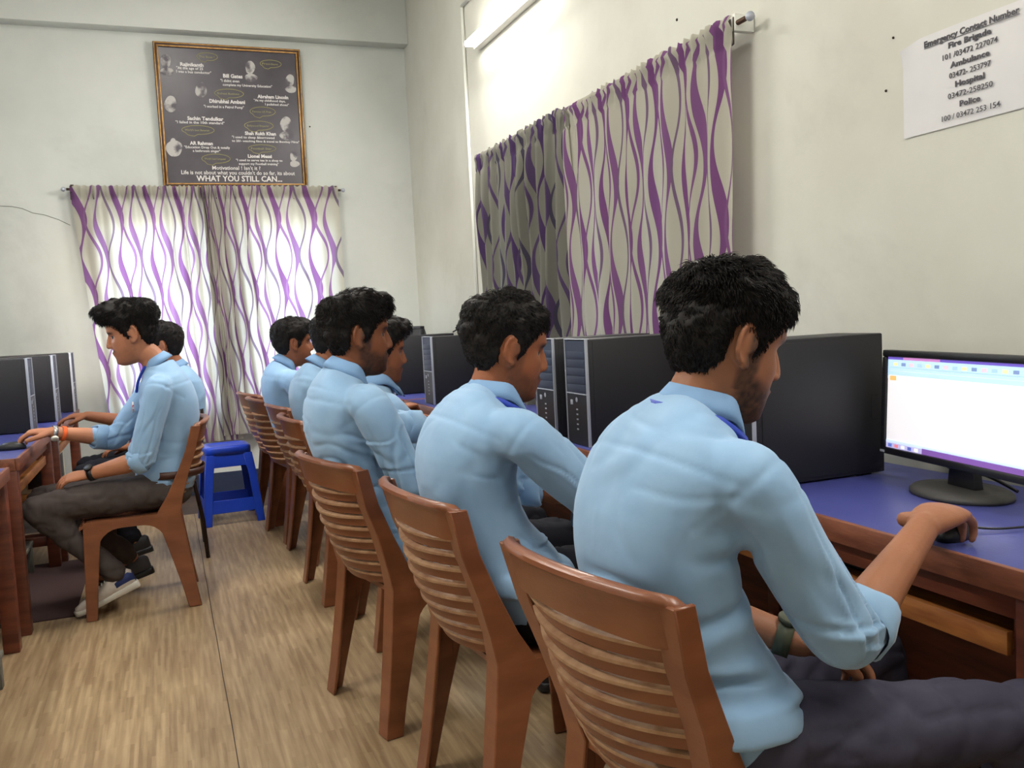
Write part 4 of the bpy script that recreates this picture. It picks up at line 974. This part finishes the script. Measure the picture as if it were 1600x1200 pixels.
    # ---- trousers
    tr=MB()
    pel=V(*spine[0]); tr.ell(pel+V(.01*f,0,-.02),(.135,.178*tk,.105),24)
    for (H,K,A,toe) in legs:
        limb(tr,[H,(V(*H)*.5+V(*K)*.5),K],[.092,.082,.066],20); limb(tr,[K,(V(*K)*.6+V(*A)*.4),V(*K)*.06+V(*A)*.94],[.067,.064,.055],20)
    mt=remesh(tr,.010 if vox<.0055 else .013,5,.6); P=co(mt); Nn=nrm(mt); q=P+.03*np.stack([vnoise(P*5),vnoise(P*5+9),vnoise(P*5+5)],1)
    disp=-.009*(1-np.abs(vnoise(q*V(9,6,12)+seed)))**5-.007*(1-np.abs(vnoise(q*V(20,12,22)+seed)))**5+.006*vnoise(q*6)
    setco(mt,P+Nn*(wr*disp)[:,None]-off); mt.materials.clear(); mt.materials.append(pant); to=bpy.data.objects.new('trousers',mt); COL.objects.link(to); to.parent=body
    return body,off,Rm,c,cb,fw,a,t0
def shoe(body, off, heel, toe, m_up, m_sole, hi=None, up=(0,0,1)):
    """heel, toe: sole points"""
    h=V(*heel); t=V(*toe); d=unit(t-h); u=unit(V(*up)-d*(V(*up)@d)); s=np.cross(d,u); L_=np.linalg.norm(t-h)
    def sec(f,w_,z0,z1,n=18,p=.8): 
        return [h+d*L_*f+s*w_*math.copysign(abs(math.cos(a))**p,math.cos(a))+u*((z0+z1)/2+(z1-z0)/2*math.copysign(abs(math.sin(a))**p,math.sin(a))) for a in (2*math.pi*k/n for k in range(n))]
    so=MB(); so.loft([[v-off for v in sec(f,w_,0,zz,p=.45)] for f,w_,zz in ((0,.018,.03),(.03,.032,.034),(.15,.036,.034),(.45,.034,.030),(.72,.047,.028),(.88,.042,.028),(.97,.026,.03),(1,.01,.028))])
    o1=so.build('shoe_sole',m_sole,body,True)
    up_=MB(); up_.loft([[v-off for v in sec(f,w_,.012,zz)] for f,w_,zz in ((.02,.018,.085),(.07,.030,.098),(.2,.034,.100),(.35,.034,.098),(.5,.038,.080),(.68,.044,.060),(.85,.040,.050),(.96,.022,.040))])
    o2=up_.build('shoe',m_up,body,True); 
    if hi: 
        pc=MB(); pc.loft([[v-off for v in sec(f,w_,.03,zz)] for f,w_,zz in ((.015,.0185,.078),(.07,.0315,.094),(.2,.0355,.092),(.30,.0352,.080))]); pc.build('heel_patch',hi,o2,True)
        lc=MB()
        for k in range(5):
            f=.42+k*.055; zz=np.interp(f,[.35,.5,.68],[.100,.083,.063]); p1=h+d*L_*f+u*(zz-.004)+s*.022; p2=h+d*L_*f+u*(zz+.001); p3=h+d*L_*f+u*(zz-.004)-s*.022
            lc.tube([p1-off,p2-off,p3-off],.0028,6)
        lc.build('laces',WHP,o2,True)
def watch(body, off, p, d, r_, strap, face, nrm_=(0,0,1), wd=.011, fs=.017, names=('wristwatch','watch_face')):
    d=unit(d); n=unit(V(*nrm_)-d*(V(*nrm_)@d)); s=np.cross(d,n); secs=[]; N=28; p=V(*p)
    for o_,q in ((-wd,r_),(-wd,r_+.003),(wd,r_+.003),(wd,r_)):
        secs.append([p+d*o_+(n*math.cos(t)+s*math.sin(t))*q-off for t in (2*math.pi*k/N for k in range(N))])
    secs.append(secs[0]); w_=MB().loft(secs,cap=False).build(names[0],strap,body,True)
    if face:
        ctr=p+n*(r_+.002); m_=MB(); m_.loft([[ctr+n*hh+(d*math.cos(t)+s*math.sin(t))*fs*q-off for t in (2*math.pi*k/24 for k in range(24))] for hh,q in ((0,1),(.007,1),(.009,.9))]); m_.build(names[1],face,w_,True)

PI_=math.pi
short=dict(front=.068,top=.018,side=.006,quiff=.008,back=.008,slen=.022,lift=.22,cx=.6,rough=.5)
messy=dict(front=.066,top=.016,side=.008,quiff=.002,back=.012,slen=.036,lift=.26,cx=.5,rough=1.0,push=.004)
quiff=dict(front=.068,top=.030,side=.007,quiff=.020,back=.010,slen=.034,lift=.25,cx=1.1,rough=.7,push=.022,droop=.0)
wavy=dict(front=.066,top=.022,side=.008,quiff=.012,back=.010,slen=.034,lift=.22,cx=.9,rough=.9,push=.012,droop=.0)
def flathand(d,n,th,**k): return dict(d=d,nrm_=n,thumb=th,**k)
# --- man 1, nearest, hunched over the mouse
X=.84; Y=1.27
b1=person('largest student nearest the camera, seen from behind, blue shirt, hand on the mouse',1,(.87,1.27),
   [(.825,Y,.53),(.762,Y,.67),(.722,Y,.83),(.765,Y,.975),(.815,Y,1.05)],(.872,1.262,1.152),(.30,-.10,0),None,
   [((.790,Y-.165,.965),(.955,1.090,.690),(1.275,1.240,.800),flathand((.9,.36,.06),(-.05,-.1,1),(-.2,1,-.1),curl=(.40,.55,.45),sc=1.18,spread=.16),.17),
    ((.795,Y+.165,.97),(.775,1.46,.715),(.995,1.245,.628),flathand((.88,-.35,-.35),(.3,.3,.9),(.5,-.6,.4),curl=(.5,.6,.4)),-.1)],
   [((.86,Y-.10,.52),(1.30,Y-.21,.505),(1.30,Y-.18,.12),(1,0,-.1)),((.86,Y+.11,.52),(1.33,Y+.15,.49),(1.34,Y+.16,.12),(1,0,-.1))],
   (150,98,70),PANT_N,messy,vox=.0042,nst=12000,hk=1.0,seed=3,hem=[(.795,Y,.61),(.80,Y,.555)],tk=1.02,lany=True,beard=.8,wr=1.1,cuffr=.055)
_B,_o=b1[0],b1[1]
SHB=mat('black_shoe',(30,28,30),.5); SHW=mat('white_sole',(205,200,190),.6)
for yy in (Y-.18,Y+.14): shoe(_B,_o,(1.27,yy,.004),(1.55,yy,.004),SHB,BLKP)
OLV=mat('olive_strap',(70,72,52),.6)
watch(_B,_o,(.975,1.265,.636),(.22,-.215,-.087),.0315,OLV,OLV,(.2,-.5,1),wd=.014,fs=.019)
# --- man 2
Y=2.05
b2=person('second student from the camera, seen from behind, blue lanyard under collar, hand hidden',1,(.80,2.05),
   [(.80,Y,.53),(.70,Y,.68),(.655,Y,.84),(.685,Y,.96),(.735,Y,1.03)],(.780,2.045,1.135),(.22,-.12,0),None,
   [((.73,Y-.185,.955),(.93,1.86,.765),(1.19,1.92,.745),flathand((.95,.1,-.1),(0,0,1),(0,1,0)),-.1),
    ((.70,Y+.185,.955),(.90,2.28,.75),(1.17,2.18,.70),flathand((.95,-.2,-.1),(0,0,1),(0,-1,0)),.1)],
   [((.82,Y-.10,.52),(1.26,Y-.14,.50),(1.24,Y-.14,.12),(1,0,-.1)),((.82,Y+.10,.52),(1.27,Y+.12,.50),(1.24,Y+.14,.12),(1,0,-.1))],
   (142,84,54),PANT_B,dict(messy,top=.018,slen=.024,push=0,quiff=.004,side=.007),vox=.005,nst=7500,hk=.99,seed=11,hem=[(.765,Y,.62),(.775,Y,.57)],tk=1.0,lany=True,beard=.45,wr=1.0)
for yy in (Y-.14,Y+.14): shoe(b2[0],b2[1],(1.17,yy,.004),(1.44,yy,.004),SHB,BLKP)
# --- man 3
Y=2.76
b3=person('bearded dark-haired student in side view, third from the camera in the right row',1,(.68,2.76),
   [(.67,Y,.53),(.575,Y,.68),(.50,Y,.87),(.49,Y,1.00),(.515,Y,1.075)],(.560,2.755,1.180),(.06,-.02,0),None,
   [((.545,Y-.185,.985),(.66,2.56,.73),(.92,2.60,.78),flathand((.95,.1,-.1),(0,0,1),(0,1,0)),.2),
    ((.54,Y+.185,.985),(.70,3.00,.87),(.95,3.00,.825),flathand((.95,-.1,-.25),(0,0,1),(0,-1,0)),.38)],
   [((.70,Y-.10,.52),(1.14,Y-.14,.50),(1.12,Y-.14,.12),(1,0,-.1)),((.70,Y+.10,.52),(1.15,Y+.12,.50),(1.12,Y+.14,.12),(1,0,-.1))],
   (122,72,46),PANT_B,wavy,vox=.005,nst=7500,hk=1.0,seed=21,hem=[(.66,Y,.56),(.67,Y,.47)],tk=1.0,beard=.75)
for yy in (Y-.14,Y+.14): shoe(b3[0],b3[1],(1.05,yy,.004),(1.32,yy,.004),SHB,BLKP)
# --- man 4 leaning forward
Y=3.45
b4=person('student leaning forward, only face and reaching hand visible past the bearded student',1,(.86,3.45),
   [(.84,Y,.53),(.78,Y,.68),(.735,Y,.82),(.74,Y,.92),(.76,Y,.985)],(.785,3.45,1.100),(.12,-.05,0),None,
   [((.76,Y-.18,.90),(.90,3.26,.72),(1.12,3.40,.78),flathand((.95,.2,.05),(0,0,1),(0,1,0),curl=(.6,.7,.5)),.1),
    ((.75,Y+.18,.90),(.92,3.66,.74),(1.18,3.60,.79),flathand((.95,-.1,0),(0,0,1),(0,-1,0)),.1)],
   [((.88,Y-.10,.52),(1.27,Y-.12,.50),(1.25,Y-.12,.12),(1,0,-.1)),((.88,Y+.10,.52),(1.27,Y+.12,.50),(1.25,Y+.12,.12),(1,0,-.1))],
   (146,90,62),PANT_B,wavy,vox=.006,nst=2500,hk=.98,seed=31,hem=[(.84,Y,.56),(.85,Y,.52)],beard=.35)
for yy in (Y-.12,Y+.12): shoe(b4[0],b4[1],(1.18,yy,.004),(1.45,yy,.004),SHB,BLKP)
# --- man 5
Y=4.10
b5=person('mostly hidden student, only back of head and blue shoulder showing behind the bearded student',1,(.77,4.10),
   [(.74,Y,.53),(.67,Y,.68),(.62,Y,.86),(.625,Y,.97),(.65,Y,1.035)],(.725,4.10,1.140),(.12,0,0),None,
   [((.67,Y-.18,.945),(.84,3.93,.755),(1.03,4.15,.805),flathand((.75,.6,.08),(0,0,1),(0,1,0),curl=(.6,.7,.5)),.1),
    ((.66,Y+.18,.945),(.80,4.30,.73),(1.06,4.22,.76),flathand((.95,-.1,0),(0,0,1),(0,-1,0)),.1)],
   [((.76,Y-.10,.52),(1.17,Y-.12,.50),(1.15,Y-.12,.12),(1,0,-.1)),((.76,Y+.10,.52),(1.17,Y+.12,.50),(1.15,Y+.12,.12),(1,0,-.1))],
   (140,86,58),PANT_B,short,vox=.006,nst=2500,hk=.98,seed=41,hem=[(.74,Y,.56),(.75,Y,.52)],beard=.3)
for yy in (Y-.12,Y+.12): shoe(b5[0],b5[1],(1.08,yy,.004),(1.35,yy,.004),SHB,BLKP)
# --- man 6 against the window
Y=4.88
b6=person('small far student in profile, silhouetted against the bright back curtain',1,(.74,4.88),
   [(.71,Y,.53),(.62,Y,.68),(.575,Y,.86),(.565,Y,.965),(.59,Y,1.025)],(.645,4.88,1.125),(.03,.05,0),None,
   [((.61,Y-.18,.94),(.72,4.68,.72),(.98,4.74,.76),flathand((.95,.1,0),(0,0,1),(0,1,0)),.1),
    ((.60,Y+.18,.94),(.72,5.08,.72),(.98,5.02,.76),flathand((.95,-.1,0),(0,0,1),(0,-1,0)),.1)],
   [((.73,Y-.10,.52),(1.14,Y-.12,.50),(1.12,Y-.12,.12),(1,0,-.1)),((.73,Y+.10,.52),(1.14,Y+.12,.50),(1.12,Y+.12,.12),(1,0,-.1))],
   (138,84,58),PANT_B,dict(quiff,push=.008,top=.022,quiff=.010),vox=.006,nst=2500,hk=.97,seed=51,hem=[(.71,Y,.56),(.72,Y,.52)],beard=.25,tk=.95)
for yy in (Y-.12,Y+.12): shoe(b6[0],b6[1],(1.05,yy,.004),(1.32,yy,.004),SHB,BLKP)
# --- man 7 (left, profile facing -X)
Y=4.40
b7=person('student with quiff and orange wrist thread, in profile at the left desk',-1,(-.12,4.40),
   [(-.04,Y,.53),(-.012,Y,.68),(.008,Y,.85),(-.010,Y,1.00),(-.03,Y,1.085)],(-.130,4.40,1.222),(.22,-.05,0),None,
   [((-.03,Y-.185,.985),(-.13,4.19,.675),(-.345,4.27,.625),flathand((-.95,.15,-.12),(-.1,-.35,1),(-.2,1,.2),curl=(.3,.4,.3)),.05),
    ((-.05,Y+.18,.985),(-.24,4.60,.735),(-.500,4.50,.800),flathand((-1,-.02,.05),(0,0,1),(0,-1,-.25),curl=(.50,.55,.30),sc=1.05,thumb_curl=.0),.30)],
   [((-.05,Y-.10,.52),(-.56,Y-.14,.50),(-.25,Y-.13,.15),(-1,0,-.4)),((-.05,Y+.10,.52),(-.56,Y+.12,.50),(-.22,Y+.20,.16),(-1,0,-.3))],
   (176,118,88),PANT_G,quiff,vox=.0045,nst=7500,hk=1.07,seed=61,tk=1.12,tucked=True,lany=False,beard=.22)
_B,_o=b7[0],b7[1]
CAN=mat('white_canvas',(206,196,186),.8,rgb2=(188,178,168),scale=30); NVP=mat('navy_patch',(34,50,104),.7)
shoe(_B,_o,(-.175,4.27,.105),(-.440,4.27,.0035),CAN,SHW,NVP,up=(-.3,0,1)); shoe(_B,_o,(-.12,4.60,.075),(-.385,4.60,.0035),mat('grey_shoe',(70,68,72),.7),BLKP,up=(-.25,0,1))
SILW=mat('steel_watch',(190,190,190),.25,metal=.9); ORA=mat('orange_thread',(226,96,40),.8)
wv=V(-.500,4.50,.800)-V(-.24,4.60,.735)
watch(_B,_o,V(-.500,4.50,.800)-unit(wv)*.012,wv,.029,SILW,mat('watch_dial',(230,228,220),.3),(0,-.7,-.7),wd=.009,fs=.016)
watch(_B,_o,V(-.500,4.50,.800)-unit(wv)*.050,wv,.0305,ORA,None,wd=.009,names=('wrist_thread',''))
watch(_B,_o,V(-.345,4.27,.625)-unit(V(-.345,4.27,.625)-V(-.13,4.19,.675))*.015,V(-.345,4.27,.625)-V(-.13,4.19,.675),.029,BLKP,BLKP,(-.1,-.6,1),wd=.011,fs=.019)
# lanyard strings and badge on chest
bb=MB()
for s in (-1,1):
    P_=[(-.085,Y+s*.062,1.075),(-.105,Y+s*.05,1.04),(-.122,Y+s*.035,1.00),(-.130,Y+s*.02,.96)]
    bb.tube([V(*p)-_o for p in catmull(P_,4)],.006,6)
bb.build('lanyard',LANY,_B,True)
bd=MB(); n=20
bd.loft([[V(-.142-.004*k_,Y-.100,.90)-_o+V(-hh,0,0)+V(0,.022*math.cos(2*math.pi*k/n),.024*math.sin(2*math.pi*k/n)) for k in range(n)] for k_,hh in ((0,0),(1,.003))]).build('badge',mat('badge_white',(220,214,214),.4,rgb2=(190,50,60),scale=40,contrast=(.5,.55)),_B,True)
belt=MB(); secs=[]
for zz,g in ((.575,.0),(.575,.006),(.607,.006),(.607,0)):
    secs.append([V(-.022+(zz-.53)*.25,Y,zz)+V(.138+g,0,0)*math.cos(t)*1.0+V(0,.186+g,0)*math.copysign(abs(math.sin(t))**.8,math.sin(t))-_o for t in (2*math.pi*k/40 for k in range(40))])
secs.append(secs[0]); belt.loft(secs,cap=False); belt.build('belt',mat('brown_belt',(66,34,26),.5),_B,True)
# --- man 8 behind him
Y=5.25
b8=person('student half hidden behind the quiffed one at the left, head turned away',-1,(-.06,5.25),
   [(.02,Y,.53),(.065,Y,.68),(.085,Y,.85),(.07,Y,.965),(.05,Y,1.03)],(.0,5.25,1.145),(.12,-.25,0),None,
   [((.05,Y-.18,.945),(-.02,5.05,.70),(-.20,5.14,.625),flathand((-.95,.1,0),(0,0,1),(0,1,0)),.0),
    ((.04,Y+.18,.945),(-.15,5.44,.72),(-.42,5.40,.79),flathand((-.95,-.1,0),(0,0,1),(0,-1,0)),.1)],
   [((0,Y-.10,.53),(-.44,Y-.12,.51),(-.22,Y-.12,.12),(-1,0,-.3)),((0,Y+.10,.53),(-.44,Y+.12,.51),(-.30,Y+.14,.12),(-1,0,-.3))],
   (150,94,66),PANT_B,short,vox=.006,nst=2500,hk=.97,seed=71,tucked=True,beard=.2)
for yy in (Y-.12,): shoe(b8[0],b8[1],(-.13,yy,.06),(-.40,yy,.0035),SHB,BLKP,up=(-.2,0,1))
shoe(b8[0],b8[1],(-.21,Y+.14,.05),(-.48,Y+.14,.0035),SHB,BLKP,up=(-.2,0,1))
